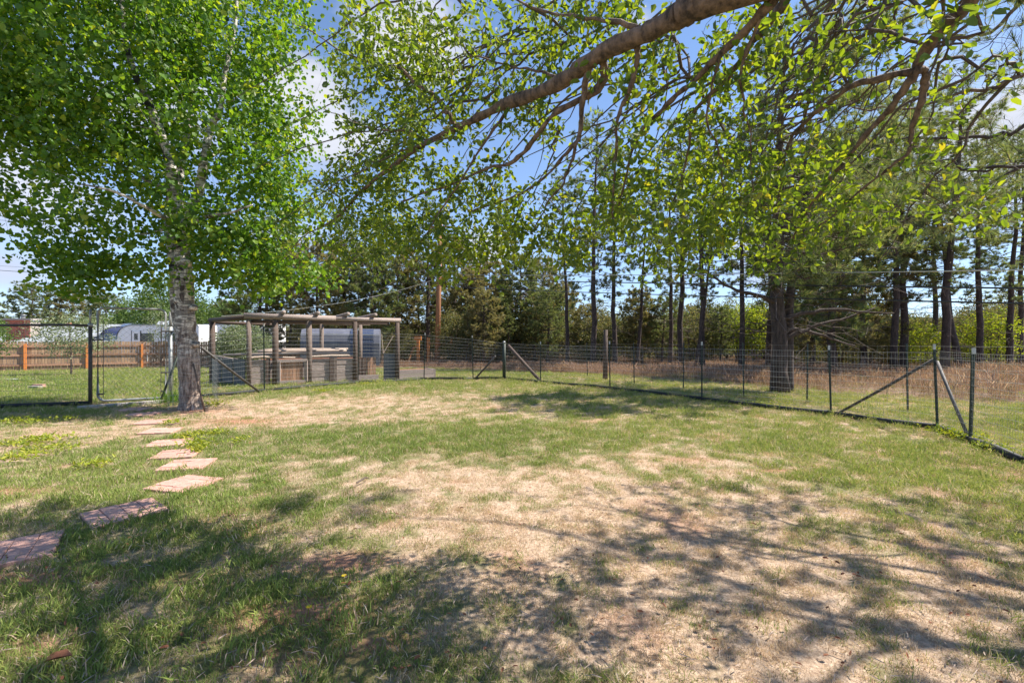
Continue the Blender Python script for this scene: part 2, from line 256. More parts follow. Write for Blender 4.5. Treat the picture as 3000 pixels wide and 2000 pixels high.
# ------------------------------------------------------------------ mesh builder
class MB:
    def __init__(s): s.v = []; s.q = []; s.t = []; s.n = 0
    def add(s, v, q=None, t=None):
        v = np.asarray(v, float).reshape(-1, 3); s.v.append(v)
        if q is not None and len(q): s.q.append(np.asarray(q, int).reshape(-1, 4)+s.n)
        if t is not None and len(t): s.t.append(np.asarray(t, int).reshape(-1, 3)+s.n)
        s.n += len(v); return s
    def tube(s, pts, rad, sides=6, caps=True):
        p = np.asarray([tuple(a) for a in pts], float); k = len(p)
        r = np.full(k, rad, float) if np.isscalar(rad) else np.asarray(rad, float)
        tg = np.gradient(p, axis=0); tg /= np.linalg.norm(tg, axis=1)[:, None]+1e-9
        ref = np.array([0, 0, 1.]) if abs(tg[:, 2]).mean() < .9 else np.array([1., 0, 0])
        a = np.cross(tg, ref); a /= np.linalg.norm(a, axis=1)[:, None]+1e-9; b = np.cross(tg, a)
        th = np.linspace(0, 2*np.pi, sides, endpoint=False)
        v = p[:, None]+r[:, None, None]*(np.cos(th)[None, :, None]*a[:, None]+np.sin(th)[None, :, None]*b[:, None])
        i = np.arange(k-1)[:, None]*sides; j = np.arange(sides)[None]; j2 = (j+1) % sides
        q = np.stack([i+j, i+j2, i+sides+j2, i+sides+j], -1).reshape(-1, 4)
        v = v.reshape(-1, 3); t = []
        if caps:
            v = np.vstack([v, p[0], p[-1]]); c0 = k*sides; c1 = c0+1
            for m_ in range(sides):
                t.append((c0, (m_+1) % sides, m_)); t.append((c1, (k-1)*sides+m_, (k-1)*sides+(m_+1) % sides))
        return s.add(v, q, t)
    def box(s, c, size, ax=None, bev=0):
        h = np.asarray(size, float)/2; A = np.eye(3) if ax is None else np.asarray(ax, float)
        v = np.array([[x, y, z] for x in (-1, 1) for y in (-1, 1) for z in (-1, 1)], float)*h
        v = v@A+np.asarray(tuple(c), float)
        return s.add(v, [(0,1,3,2),(4,6,7,5),(0,4,5,1),(2,3,7,6),(0,2,6,4),(1,5,7,3)])
    def bar(s, a, b, w, h, up=(0, 0, 1)):          # box from a to b
        a = np.asarray(tuple(a), float); b = np.asarray(tuple(b), float); x = b-a; l = np.linalg.norm(x); x /= l
        up = np.asarray(up, float); y = np.cross(up, x)
        if np.linalg.norm(y) < 1e-3: y = np.cross((1, 0, 0), x)
        y /= np.linalg.norm(y); z = np.cross(x, y)
        return s.box((a+b)/2, (l, w, h), np.array([x, y, z]))
    def leaves(s, pos, ax, nr, L, W, fold=.25, rnd=.5):
        n = len(pos); ax = ax/(np.linalg.norm(ax, axis=1)[:, None]+1e-9); sd = np.cross(ax, nr); sd /= np.linalg.norm(sd, axis=1)[:, None]+1e-9; up = np.cross(sd, ax)
        L = np.broadcast_to(L, (n,))[:, None]; W = np.broadcast_to(W, (n,))[:, None]
        f = fold*W
        v = np.stack([pos, pos+ax*L*.25-sd*W*rnd*.9+up*f, pos+ax*L*.7-sd*W*rnd*.8+up*f, pos+ax*L-up*f*.4, pos+ax*L*.7+sd*W*rnd*.8+up*f, pos+ax*L*.25+sd*W*rnd*.9+up*f], 1).reshape(-1, 3)
        b = np.arange(n)[:, None]*6
        return s.add(v, np.concatenate([b+np.array([0, 1, 2, 3]), b+np.array([0, 3, 4, 5])]))
    def needles(s, pos, d, n, L, W, spread=.9):
        k = len(pos); pos = np.repeat(pos, n, 0); d = np.repeat(d, n, 0)+rng.normal(0, spread*.6, (k*n, 3)); d /= np.linalg.norm(d, axis=1)[:, None]
        ln = L*rng.uniform(.6, 1.1, (k*n, 1)); sd = np.cross(d, rng.normal(size=(k*n, 3))); sd /= np.linalg.norm(sd, axis=1)[:, None]
        b0 = pos+d*ln*rng.uniform(-.15, .2, (k*n, 1))
        v = np.stack([b0-sd*W/2, b0+sd*W/2, b0+d*ln+np.array([0, 0, .1])*ln], 1).reshape(-1, 3)
        return s.add(v, None, np.arange(k*n*3).reshape(-1, 3))
    def mesh(s, name, mats, smooth=False, origin=(0, 0, 0)):
        V = np.concatenate(s.v)-np.asarray(tuple(origin), float); me = bpy.data.meshes.new(name)
        Q = np.concatenate(s.q) if s.q else np.zeros((0, 4), int); Tt = np.concatenate(s.t) if s.t else np.zeros((0, 3), int)
        me.vertices.add(len(V)); me.vertices.foreach_set('co', V.astype(np.float32).ravel())
        li = np.concatenate([Q.ravel(), Tt.ravel()]).astype(np.int32); me.loops.add(len(li)); me.loops.foreach_set('vertex_index', li)
        st = np.concatenate([np.arange(len(Q))*4, len(Q)*4+np.arange(len(Tt))*3]).astype(np.int32)
        me.polygons.add(len(st)); me.polygons.foreach_set('loop_start', st)
        me.polygons.foreach_set('use_smooth', np.full(len(st), smooth)); me.update(calc_edges=True)
        for m_ in (mats if isinstance(mats, (list, tuple)) else [mats]): me.materials.append(m_)
        return me
    def build(s, name, mat, parent=None, smooth=False, **kw):
        me = s.mesh(name, mat, smooth, parent.location if parent is not None and parent.parent is None else (parent.parent.location if parent is not None else (0, 0, 0)))
        return link(name, me, parent, **kw)
def link(name, me, parent=None, loc=(0, 0, 0), rot=(0, 0, 0), scale=(1, 1, 1), **kw):
    o = bpy.data.objects.new(name, me); C.objects.link(o); o.parent = parent; o.location = loc; o.rotation_euler = rot; o.scale = scale
    for k, v in kw.items(): o[k] = v
    return o
def thing(name, label, cat, loc, group=None, rotz=0):
    o = bpy.data.objects.new(name, None); C.objects.link(o); o.location = loc; o.rotation_euler = (0, 0, rotz); o.empty_display_size = .2
    o['label'] = label; o['category'] = cat
    if group: o['group'] = group
    return o
def tag(o, label, cat, group=None):
    o['label'] = label; o['category'] = cat
    if group: o['group'] = group
    return o
def copy_tree(o, loc, rotz, scale, label, group, tilt=(0, 0)):
    c = o.copy(); C.objects.link(c); c.location = loc; c.rotation_euler = (tilt[0], tilt[1], rotz); c.scale = (scale[0], scale[0], scale[1]) if isinstance(scale, tuple) else (scale,)*3
    c['label'] = label
    if group: c['group'] = group
    elif 'group' in c: del c['group']
    for ch in o.children:
        k = ch.copy(); C.objects.link(k); k.parent = c
    return c
def smooth_path(pts, n=6):
    p = np.array([tuple(a) for a in pts], float); out = []
    q = np.vstack([2*p[0]-p[1], p, 2*p[-1]-p[-2]])
    for i in range(1, len(q)-2):
        for t in np.linspace(0, 1, n, endpoint=False):
            a, b, c, d = q[i-1], q[i], q[i+1], q[i+2]
            out.append(.5*((2*b)+(c-a)*t+(2*a-5*b+4*c-d)*t*t+(-a+3*b-3*c+d)*t**3))
    out.append(p[-1]); return np.array(out)
def wob(p, amp, seed=0):
    n = len(p); w = np.cumsum(np.random.default_rng(seed).normal(0, 1, (n, 3)), 0); w -= np.linspace(0, 1, n)[:, None]*w[-1]
    return p+w*amp/math.sqrt(n)
class Skeleton:
    """twig system: nodes of existing wood; new twigs are grown from the nearest wood to target points"""
    def __init__(s): s.p = np.zeros((60000, 3)); s.l = np.zeros(60000); s.r = np.zeros(60000); s.n = 0
    def add(s, pts, r, l0=0.):
        k = len(pts); s.p[s.n:s.n+k] = pts; d = np.linalg.norm(np.diff(pts, axis=0), axis=1); s.l[s.n:s.n+k] = l0+np.concatenate([[0], np.cumsum(d)]); s.r[s.n:s.n+k] = r; s.n += k
    def grow(s, targets, mb, rg, rt=.003, rl=.009, sag=.12, wl=.3, sides=3, seg=.14):
        d0 = np.array([np.min(np.linalg.norm(s.p[:s.n]-t, axis=1)) for t in targets]); ends = []
        for t in targets[np.argsort(d0)]:
            d = np.linalg.norm(s.p[:s.n]-t, axis=1); i = int(np.argmin(d+wl*.25*s.l[:s.n])); a = s.p[i]; ln = d[i]
            if ln < .03: continue
            k = max(3, int(ln/seg)+1); u = np.linspace(0, 1, k)[:, None]
            mid = (a+t)/2+rg.normal(0, .12, 3)*ln+np.array([0, 0, sag*ln])
            pts = (1-u)**2*a+2*u*(1-u)*mid+u*u*t
            pts[1:-1] += rg.normal(0, .012, (k-2, 3))*min(1, ln*3)
            r0 = min(s.r[i]*.75, rt+rl*ln); rr = np.linspace(r0, rt*.6, k)
            mb.tube(pts, rr, sides if r0 < .008 else 5, caps=False); s.add(pts[1:], rr[1:], s.l[i]+.1); ends.append((pts[-2], pts[-1]))
        return ends

# ------------------------------------------------------------------ ground
def W(px, py): a = at(px, py); return (a.x, a.y)
DRYB = [  # centre px,py -> world, radii in m, value
 (*W(960,1190), 3.6, 1.6, .85), (*W(700,1215), 1.8, .9, .45), (*W(1180,1160), 2.4, 1.6, .5), (*W(200,1265), 1.7, .8, .8), (*W(60,1330), .8, .5, .5),
 (*W(1650,1480), 1.25, .8, .75), (*W(1900,1600), 1.3, .75, .8), (*W(1450,1560), .9, .5, .5), (*W(1550,1380), 1.4, .7, .5), (*W(2300,1500), 1.2, .6, .35), (*W(2500,1750), 1.6, .7, .6),
 (*W(2150,1900), 1.4, .4, .6), (*W(1150,1420), 1., .35, .35), (*W(2100,1350), 1.3, .5, .4), (*W(2700,1500), 1.2, .6, .3),
 (*W(1200,1280), 1.7, .9, -.3), (*W(1500,1300), 1.4, .8, -.25), (*W(1350,1140), 1.2, 1.0, -.3), (*W(420,1500), .9, .7, -.2), (*W(150,1430), 1.2, .6, -.45), (*W(700,1800), 1.0, .6, -.2), (*W(400,1330), 1.0, .5, -.3), (*W(760,1420), .8, .4, -.3),
 (*W(2500,1330), 2.0, .9, -.2), (*W(2000,1250), 1.8, .8, -.15), (*W(1300,1870), .8, .3, -.3), (*W(900,1800), .8, .3, -.25), (*W(1750,1950), .8, .25, -.2), (*W(300,1850), .9, .35, -.35), (*W(2400,1400), 1.6, .8, -.25), (*W(400,1120), 7, 4, -.5), (*W(100,1150), 4, 2, -.3)]
def dryness(x, y):
    d = .33+.35*(fbm(x*.9+5, y*.9, 4)-.5)+2.0*(fbm(x*7.5, y*7.5, 4)-.5)
    for cx, cy, rx, ry, v in DRYB: d = d+.6*v*np.exp(-((x-cx)/rx)**2-((y-cy)/ry)**2)
    return np.clip(d, .05, 1)
SOILB = [(*W(690,1232), .8, .4, .6), (*W(575,1205), .6, .4, .9), (*W(950,1650), .35, .12, .8), (*W(1040,1640), .2, .1, .7), (*W(60,1690), .35, .12, .9), (*W(1145,1530), .1, .08, .9), (*W(30,1440), .4, .15, .7),
  (*W(960,1790), .25, .12, .8), (*W(1130,1880), .12, .06, .9), (*W(870,1920), .3, .1, .5), (*W(750,1480), .3, .12, .3), (*W(2010,1345), .35, .1, .7), (*W(2280,1378), .3, .06, .9), (*W(2970,1400), .3, .12, .9), (*W(120,1885), .15, .07, .8), (*W(480,1700), .3, .1, .4)]
def soilness(x, y):
    n = fbm(x*3+40, y*3, 4); s = .9*sstep(.67, .77, fbm(x*1.9+9, y*1.9+70, 5))*.5
    for cx, cy, rx, ry, v in SOILB: s = s+v*np.exp(-((x-cx)/rx)**2-((y-cy)/ry)**2)*(.5+n)
    return np.clip(s, 0, 1)
WL = [(-20, 31), (-6, 30), W(1450, 1088), W(1800, 1103), W(2200, 1135), W(2600, 1165), W(3000, 1190), (17, 6.5), (30, 4)]
def wildness(x, y):
    yy = np.interp(x, [a[0] for a in WL], [a[1] for a in WL]); return sstep(-.3, 1.2, y-yy+1.2*(fbm(x*.8, y*.8+50, 3)-.5))
def axis(lo, hi, st, far, g=1.12):
    a = list(np.arange(lo, hi, st)); s = st; v = a[-1]
    while v < far: s *= g; v += s; a.append(v)
    return a
ys = np.array(axis(-1, 14, .09, 900)); ys = np.concatenate([[-60, -25, -10, -4, -2], ys])
xp = np.array(axis(0, 11, .09, 900)); xs = np.concatenate([-xp[::-1][:-1], xp])
X, Y = np.meshgrid(xs, ys); Z = ter(X, Y) + .016*(fbm(X*4, Y*4, 3)-.5)
nx, ny = len(xs), len(ys); ii = (np.arange(ny-1)[:, None]*nx+np.arange(nx-1)[None]).ravel()
g = MB().add(np.stack([X, Y, Z], -1).reshape(-1, 3), np.stack([ii, ii+1, ii+nx+1, ii+nx], -1))
ground = g.build('ground', M['ground'], smooth=True, kind='structure')
for nm, fn in (('dry', dryness), ('soil', soilness), ('wild', wildness)):
    at_ = ground.data.attributes.new(nm, 'FLOAT', 'POINT'); at_.data.foreach_set('value', fn(X, Y).ravel().astype(np.float32))
# far hills
hx = np.linspace(-420, 420, 90); hy = np.linspace(110, 420, 20); HX, HY = np.meshgrid(hx, hy)
HZ = -1.5+sstep(110, 300, HY)*(8+16*fbm(HX*.008+3, HY*.004, 4))
ii = (np.arange(19)[:, None]*90+np.arange(89)[None]).ravel()
MB().add(np.stack([HX, HY, HZ], -1).reshape(-1, 3), np.stack([ii, ii+1, ii+91, ii+90], -1)).build('hills', M['hill'], smooth=True, kind='structure')

# ------------------------------------------------------------------ grass (stuff, instanced on points)
src = bpy.data.collections.new('grass_sources')
def blade_tuft(name, n, rad, h0, h1, w, mat, lean=.6, seed_head=False):
    rg = np.random.default_rng(abs(hash(name)) % 1000 if False else len(name)*17+int(h1*1000)+n)
    mb = MB(); r = rad*np.sqrt(rg.random(n)); th = rg.random(n)*6.283; p = np.stack([r*np.cos(th), r*np.sin(th), -.006+0*r], 1)
    h = rg.uniform(h0, h1, n)[:, None]; a = rg.random(n)*6.283; ld = np.stack([np.cos(a), np.sin(a), 0*a], 1)*rg.uniform(.1, lean, (n, 1))
    a2 = rg.random(n)*6.283; sd = np.stack([np.cos(a2), np.sin(a2), 0*a2], 1)*w/2
    up = np.array([0, 0, 1.])
    m1 = p+(up*.55+ld*.35)*h; t = p+(up*.9+ld*1.1)*h
    if seed_head:
        s0 = t; t2 = t+(ld*.6+up*.1)*h*.25; v = np.stack([p-sd*.4, p+sd*.4, m1+sd*.4, m1-sd*.4, t-sd*1.6, t+sd*1.6, t2], 1)
        b = np.arange(n)[:, None]*7; mb.add(v.reshape(-1, 3), np.concatenate([b+np.array([0, 1, 2, 3]), b+np.array([3, 2, 5, 4])]), b+np.array([4, 5, 6]))
    else:
        v = np.stack([p-sd, p+sd, m1+sd*.8, m1-sd*.8, t], 1); b = np.arange(n)[:, None]*5
        mb.add(v.reshape(-1, 3), b+np.array([0, 1, 2, 3]), b+np.array([3, 2, 4]))
    me = mb.mesh(name, mat); o = bpy.data.objects.new(name, me); return o
def scatter(name, sources, pts, rotz, scl, idx, dry, tint, label_kind='stuff', tilt=.25):
    col = bpy.data.collections.new(name+'_sources')
    for k, o in enumerate(sources): o.name = f'{name}_source_{k:02d}'; col.objects.link(o)
    me = bpy.data.meshes.new(name); n = len(pts); me.vertices.add(n); me.vertices.foreach_set('co', pts.astype(np.float32).ravel())
    rg = np.random.default_rng(5)
    rot = np.stack([rg.normal(0, tilt, n), rg.normal(0, tilt, n), rotz], 1)
    me.attributes.new('rot', 'FLOAT_VECTOR', 'POINT').data.foreach_set('vector', rot.astype(np.float32).ravel())
    for nm, v in (('scl', scl), ('dry', dry), ('tint', tint)): me.attributes.new(nm, 'FLOAT', 'POINT').data.foreach_set('value', v.astype(np.float32))
    me.attributes.new('idx', 'INT', 'POINT').data.foreach_set('value', idx.astype(np.int32))
    o = bpy.data.objects.new(name, me); C.objects.link(o); o['kind'] = label_kind
    ng = bpy.data.node_groups.new(name, 'GeometryNodeTree'); ng.interface.new_socket('Geometry', in_out='INPUT', socket_type='NodeSocketGeometry'); ng.interface.new_socket('Geometry', in_out='OUTPUT', socket_type='NodeSocketGeometry')
    L = ng.links.new; gi = ng.nodes.new('NodeGroupInput'); go = ng.nodes.new('NodeGroupOutput')
    ip = ng.nodes.new('GeometryNodeInstanceOnPoints'); ci = ng.nodes.new('GeometryNodeCollectionInfo'); ci.inputs['Collection'].default_value = col
    ci.inputs['Separate Children'].default_value = True; ci.inputs['Reset Children'].default_value = True
    def na(nm, ty): k = ng.nodes.new('GeometryNodeInputNamedAttribute'); k.data_type = ty; k.inputs['Name'].default_value = nm; return k.outputs['Attribute']
    L(gi.outputs[0], ip.inputs['Points']); L(ci.outputs[0], ip.inputs['Instance']); ip.inputs['Pick Instance'].default_value = True
    L(na('idx', 'INT'), ip.inputs['Instance Index']); L(na('rot', 'FLOAT_VECTOR'), ip.inputs['Rotation']); L(na('scl', 'FLOAT'), ip.inputs['Scale'])
    L(ip.outputs[0], go.inputs[0])
    md = o.modifiers.new('scatter', 'NODES'); md.node_group = ng
    return o
STONES = [  # px, py, size, rot deg, label
 (394,1201,.42,10,'pink brick stepping stone farthest along the path, just in front of the gate kerb'),
 (416,1216,.42,14,'second stepping stone out from the gate, pink bricks partly sunk in grass'),
 (447,1238,.42,12,'third pink brick stepping stone from the gate, left of the aspen trunk'),
 (472,1264,.42,14,'fourth pink brick stepping stone from the gate, thin stick lying at its corner'),
 (495,1300,.42,16,'fifth pink brick stepping stone from the gate, beside the yellow weeds'),
 (519,1333,.42,18,'sixth brick stepping stone from the gate, middle of the row, right corner overgrown'),
 (549,1364,.42,14,'seventh brick stepping stone from the gate, with clean square edges'),
 (540,1421,.43,-14,'eighth brick stepping stone, where the path turns towards the lower left'),
 (366,1505,.44,-38,'lone fully sunlit brick stepping stone between the path turn and the left edge'),
 (20,1622,.46,-52,'brick stepping stone nearest the camera, cut by the left edge and striped by twig shadows')]
def grass_points():
    rg = np.random.default_rng(11); y = np.concatenate([np.linspace(.6, 32, 1500)]); dens = np.where(y < 3.2, 380., 380.*(3.2/y)**1.25); wdt = 2*(1.2*y+1.6)
    pdf = dens*wdt; n = int((((pdf[1:]+pdf[:-1])/2*np.diff(y)).sum())); cdf = np.cumsum(pdf); cdf /= cdf[-1]
    yy = np.interp(rg.random(n), cdf, y); xx = rg.uniform(-1, 1, n)*(1.2*yy+1.6)
    so_ = soilness(xx, yy); wi = wildness(xx, yy); keep = (rg.random(n) > so_*.85) & (rg.random(n) > wi*.8)
    for px, py, s, r, l in STONES:
        c = at(px, py); a = R(r); dx = (xx-c.x)*math.cos(a)+(yy-c.y)*math.sin(a); dy = -(xx-c.x)*math.sin(a)+(yy-c.y)*math.cos(a)
        ed = s/2+.022+.02*(fbm(xx*9, yy*9, 2)-.6); keep &= ~((abs(dx) < ed) & (abs(dy) < ed))
    keep &= ((xx+6.1)**2+(yy-8.67)**2 > .1)
    xx, yy = xx[keep], yy[keep]; dr = dryness(xx, yy); n = len(xx)
    sc = (1-.35*dr)*rg.uniform(.7, 1.25, n)*(1+.07*np.clip(yy-4, 0, 14)); lush = sstep(.25, .05, dr); sc *= 1+.4*lush
    dd = np.clip(dr*1.0+rg.normal(0, .2, n), 0, .96)
    tint = np.clip(.25+.9*(fbm(xx*.5+3, yy*.5+8, 3)-.35)+.18*np.tanh(xx*.25)+rg.normal(0, .1, n), 0, 1)
    return np.stack([xx, yy, ter(xx, yy)-.004], 1), rg.random(n)*6.28, sc, rg.integers(0, 5, n), dd, tint
pts, rz, sc, ix, dd, tt = grass_points(); print('grass pts', len(pts))
scatter('lawn_grass', [blade_tuft('tuft'+'x'*k, 54, .085, .018, .05, .0034, M['grass'], .9) for k in range(5)], pts, rz, sc, ix, dd, tt)
def wild_points():
    rg = np.random.default_rng(12); n = 60000; yy = rg.uniform(6, 46, n); xx = rg.uniform(-22, 1, n)*0+rg.uniform(-12, 45, n)
    k = (abs(xx) < 1.2*yy+3) & (rg.random(n) < wildness(xx, yy)) & (rg.random(n) < np.clip(fbm(xx*.5, yy*.5+20, 3)*1.9-.25, 0, 1)); xx, yy = xx[k], yy[k]; n = len(xx)
    return np.stack([xx, yy, ter(xx, yy)-.01], 1), rg.random(n)*6.28, rg.uniform(.35, 1.05, n)*(.45+1.3*fbm(xx*.5+7, yy*.5, 3)), rg.integers(0, 4, n), np.clip(.62+.5*(fbm(xx*.3, yy*.3+9, 3)-.4)+rg.normal(0, .12, n), 0, 1), rg.random(n)
pts, rz, sc, ix, dd, tt = wild_points(); print('wild pts', len(pts))
scatter('dry_wild_grass', [blade_tuft('wild'+'x'*k, 26, .16, .22, .5, .007, M['wild'], .55, True) for k in range(4)], pts, rz, sc, ix, dd, tt, tilt=.12)

# ------------------------------------------------------------------ stepping stones (each of eight bricks)
bm_ = MB(); h, w, l, b = .028, .0508, .1035, .003
v = [(x*l, y*w, 0) for x, y in ((-1,-1),(1,-1),(1,1),(-1,1))]+[(x*l, y*w, h-b) for x, y in ((-1,-1),(1,-1),(1,1),(-1,1))]+[(x*(l-b), y*(w-b), h) for x, y in ((-1,-1),(1,-1),(1,1),(-1,1))]
bm_.add(v, [(0,1,5,4),(1,2,6,5),(2,3,7,6),(3,0,4,7),(4,5,9,8),(5,6,10,9),(6,7,11,10),(7,4,8,11),(8,9,10,11)])
brick_me = bm_.mesh('paver_brick', M['brick_paver'])
for px, py, s, r, lab in STONES:
    c = at(px, py); t = thing('stepping_stone', lab, 'stepping stone', (c.x, c.y, c.z), 'pink brick stepping stones across the lawn', R(r))
    k = s/.42
    bd = MB(); bd.box((0, 0, -.012), (s-.012, s-.012, .03)); o = link('bed', bd.mesh('bed', M['concrete']), t)
    for i in range(2):
        for j in range(4):
            link('brick', brick_me, t, ((i-.5)*.21*k, (j-1.5)*.105*k, -.004+random.uniform(-.003, .004)), (random.uniform(-.02, .02), random.uniform(-.02, .02), random.uniform(-.02, .02)), (k, k, 1))

# ------------------------------------------------------------------ trees
def rand_unit(n, rg=rng):
    v = rg.normal(size=(n, 3)); return v/np.linalg.norm(v, axis=1)[:, None]
def leaf_object(mb_pts, parent, mat, count, shape, name='leaf'):
    """up to `count` single leaves as parts sharing a few meshes"""
    pass
def clump_leaves(mb, centres, per, sig, L, Wd, rg, droop=.5, flat=1.0, fold=.22, rnd=.5):
    n = len(centres)*per; c = np.repeat(centres, per, 0); off = rg.normal(0, 1, (n, 3))*sig*np.array([1, 1, flat])
    p = c+off; ax = rand_unit(n, rg)+np.array([0, 0, -droop])+.4*off/sig; nr = rand_unit(n, rg)+np.array([0, 0, .5])
    l = L*rg.uniform(.5, 1.4, n); mb.leaves(p, ax, nr, l, l*Wd, fold, rnd)
    return p
def build_aspen():
    B = at(557, 1198); rg = np.random.default_rng(21)
    t = thing('aspen_tree', 'broad green aspen with white scarred trunk standing beside the chain-link gate', 'tree', B)
    d = B.y
    def path(l, n=5): return smooth_path([P(a, b_, c_) for a, b_, c_ in l], n)
    tr = path([(560,1215,d),(557,1150,d),(553,1050,d),(543,930,d),(540,820,d),(533,730,d),(532,640,d)], 6)
    rr = np.interp(np.linspace(0, 1, len(tr)), [0, .05, .15, .5, .9, 1], [.25, .2, .18, .165, .132, .14]); rr = rr*(1+.05*np.random.default_rng(4).normal(size=len(rr)))
    m = MB(); m.tube(tr, rr, 20)
    for px, py, s in ((541,765,.085),(566,1010,.06),(560,900,.07),(517,880,.09),(533,660,.1)):   # knots and burls
        c = P(px, py, d-.14); a = np.linspace(0, 1, 5); m.tube([c+Vector((0, .1, 0)), c+Vector((0, .02, 0)), c+Vector((0, -.02, 0))], [s, s*.9, s*.35], 9)
    m.build('trunk', M['aspen_bark'], t, smooth=True)
    s2 = path([(540,1010,d+.12),(518,900,d+.15),(514,810,d+.2),(500,700,d+.3),(494,620,d+.4),(500,520,d+.5),(480,400,d+.6),(470,280,d+.7)], 5)
    limbs = [(tr, rr), (s2, np.linspace(.12, .03, len(s2)))]
    for l, r0, r1 in [([(532,650,d),(517,590,d),(505,500,d-.1),(495,450,d-.1),(462,370,d-.2),(430,290,d-.2),(400,230,d-.3),(375,150,d-.3),(360,40,d-.3),(350,-120,d)], .12, .03),
                      ([(535,650,d),(560,610,d-.1),(585,560,d-.1),(595,500,d-.2),(608,420,d-.2),(625,360,d-.2),(645,320,d-.3),(660,200,d-.2),(690,60,d),(700,-100,d)], .1, .025),
                      ([(525,655,d),(480,640,d-.4),(420,610,d-.9),(340,570,d-1.3),(240,540,d-1.6)], .05, .012), ([(545,660,d),(580,645,d-.3),(620,628,d-.5),(670,622,d-.8),(740,600,d-1)], .055, .012),
                      ([(525,690,d),(480,675,d+.5),(400,690,d+1),(300,700,d+1.5)], .04, .01), ([(545,700,d),(620,700,d+.6),(720,680,d+1.2),(820,690,d+1.8)], .04, .01),
                      ([(517,590,d),(540,450,d+.6),(560,300,d+1.),(590,100,d+1.2),(580,-100,d+1.2)], .07, .02), ([(500,560,d),(420,520,d+.6),(300,460,d+1),(180,400,d+1.2)], .045, .01),
                      ([(600,470,d),(680,430,d+.5),(760,420,d+.8),(830,430,d+1)], .035, .01)]:
        p = path(l, 5); p = wob(p, .03, int(l[1][1])); r = np.linspace(r0, r1, len(p)); limbs.append((p, r))
    sk = Skeleton()
    for p, r in limbs: sk.add(p, r)
    for p, r in limbs[1:]: MB().tube(p, r, 9).build('limb', M['aspen_bark'], t, smooth=True)
    # crown volume: lobes (px,py,depth,radius m)
    lobes = [(330,250,d,2.3),(560,150,d,2.5),(180,150,d-.2,2.1),(200,480,d,1.5),(420,480,d,1.7),(640,350,d,1.9),(760,430,d,.8),(300,640,d,1.45),(440,700,d,1.0),(170,680,d-.3,.8),(670,200,d,1.25),
             (640,560,d,1.3),(770,640,d,.95),(860,770,d,.7),(720,760,d,.9),(640,700,d,.8),(30,200,d,1.3),(0,60,d,1.4),(120,330,d,1.3),(260,770,d-.2,.75),(420,790,d,.5),(100,560,d-.3,.7),(180,820,d-.4,.35),(330,810,d-.3,.5),(620,820,d-.2,.4),(60,420,d,.7),
             (560,-150,d,2.4),(300,-120,d,2.3),(800,560,d,.5),(880,640,d+.2,.55),(750,830,d,.45),(930,800,d+.3,.35)]
    cs = []
    for px, py, dd_, r in lobes:
        n = int(60*r**2.25)+4; v = rand_unit(n, rg)*rg.uniform(.25, 1, (n, 1))**.6*r; v[:, 1] *= 1.15; v[:, 2] *= .95; cs.append(np.array(P(px, py, dd_))+v)
    cs = np.concatenate(cs); n_ = fbm(cs[:, 0]*2.1+cs[:, 1]*1.2, cs[:, 2]*2.3+cs[:, 1]*.9, 2); cs = cs[(n_ > .40) & (cs[:, 2] > 2.15)]; lp = np.concatenate([p[len(p)//5:] for p, r in limbs[2:7]]+[s2[3:]]); dm = np.array([np.min(np.hypot(lp[:, 0]/lp[:, 1]-c[0]/c[1], (lp[:, 2]-1.3)/lp[:, 1]-(c[2]-1.3)/c[1])) for c in cs])*9; cs = cs[(dm > .22) | (cs[:, 1] > d+.3) | (rg.random(len(cs)) < .25)]; print('aspen clusters', len(cs))
    tw = MB(); tg = cs[rg.permutation(len(cs))[:1100]]; sk.grow(tg, tw, rg, .0035, .008, .1, .3, 3, .3)
    tw.build('twigs', M['aspen_bark'], t, kind='stuff')
    lf = MB(); clump_leaves(lf, cs, 23, .15, .076, .98, rg, .7, .7, .12, .56)
    lf.build('crown', M['aspen_leaf'], t, kind='stuff')
    sh = []
    for k in range(3):
        q = MB(); q.leaves(np.zeros((1, 3)), np.array([[1., 0, 0]]), np.array([[0, 0, 1.]]), .062, .06, .1+.1*k, .56); sh.append(q.mesh('leaf', M['aspen_leaf']))
    near = cs[np.argsort(cs[:, 1])][:300]
    for c in near:
        p = Vector(c+rg.normal(0, .12, 3))-t.location; link('leaf', sh[rg.integers(3)], t, p, tuple(rg.uniform(0, 6.28, 3)))
    # split rail stays upright beside the trunk: the guard wire and the leaning stake are things of their own
    return t
aspen = build_aspen()

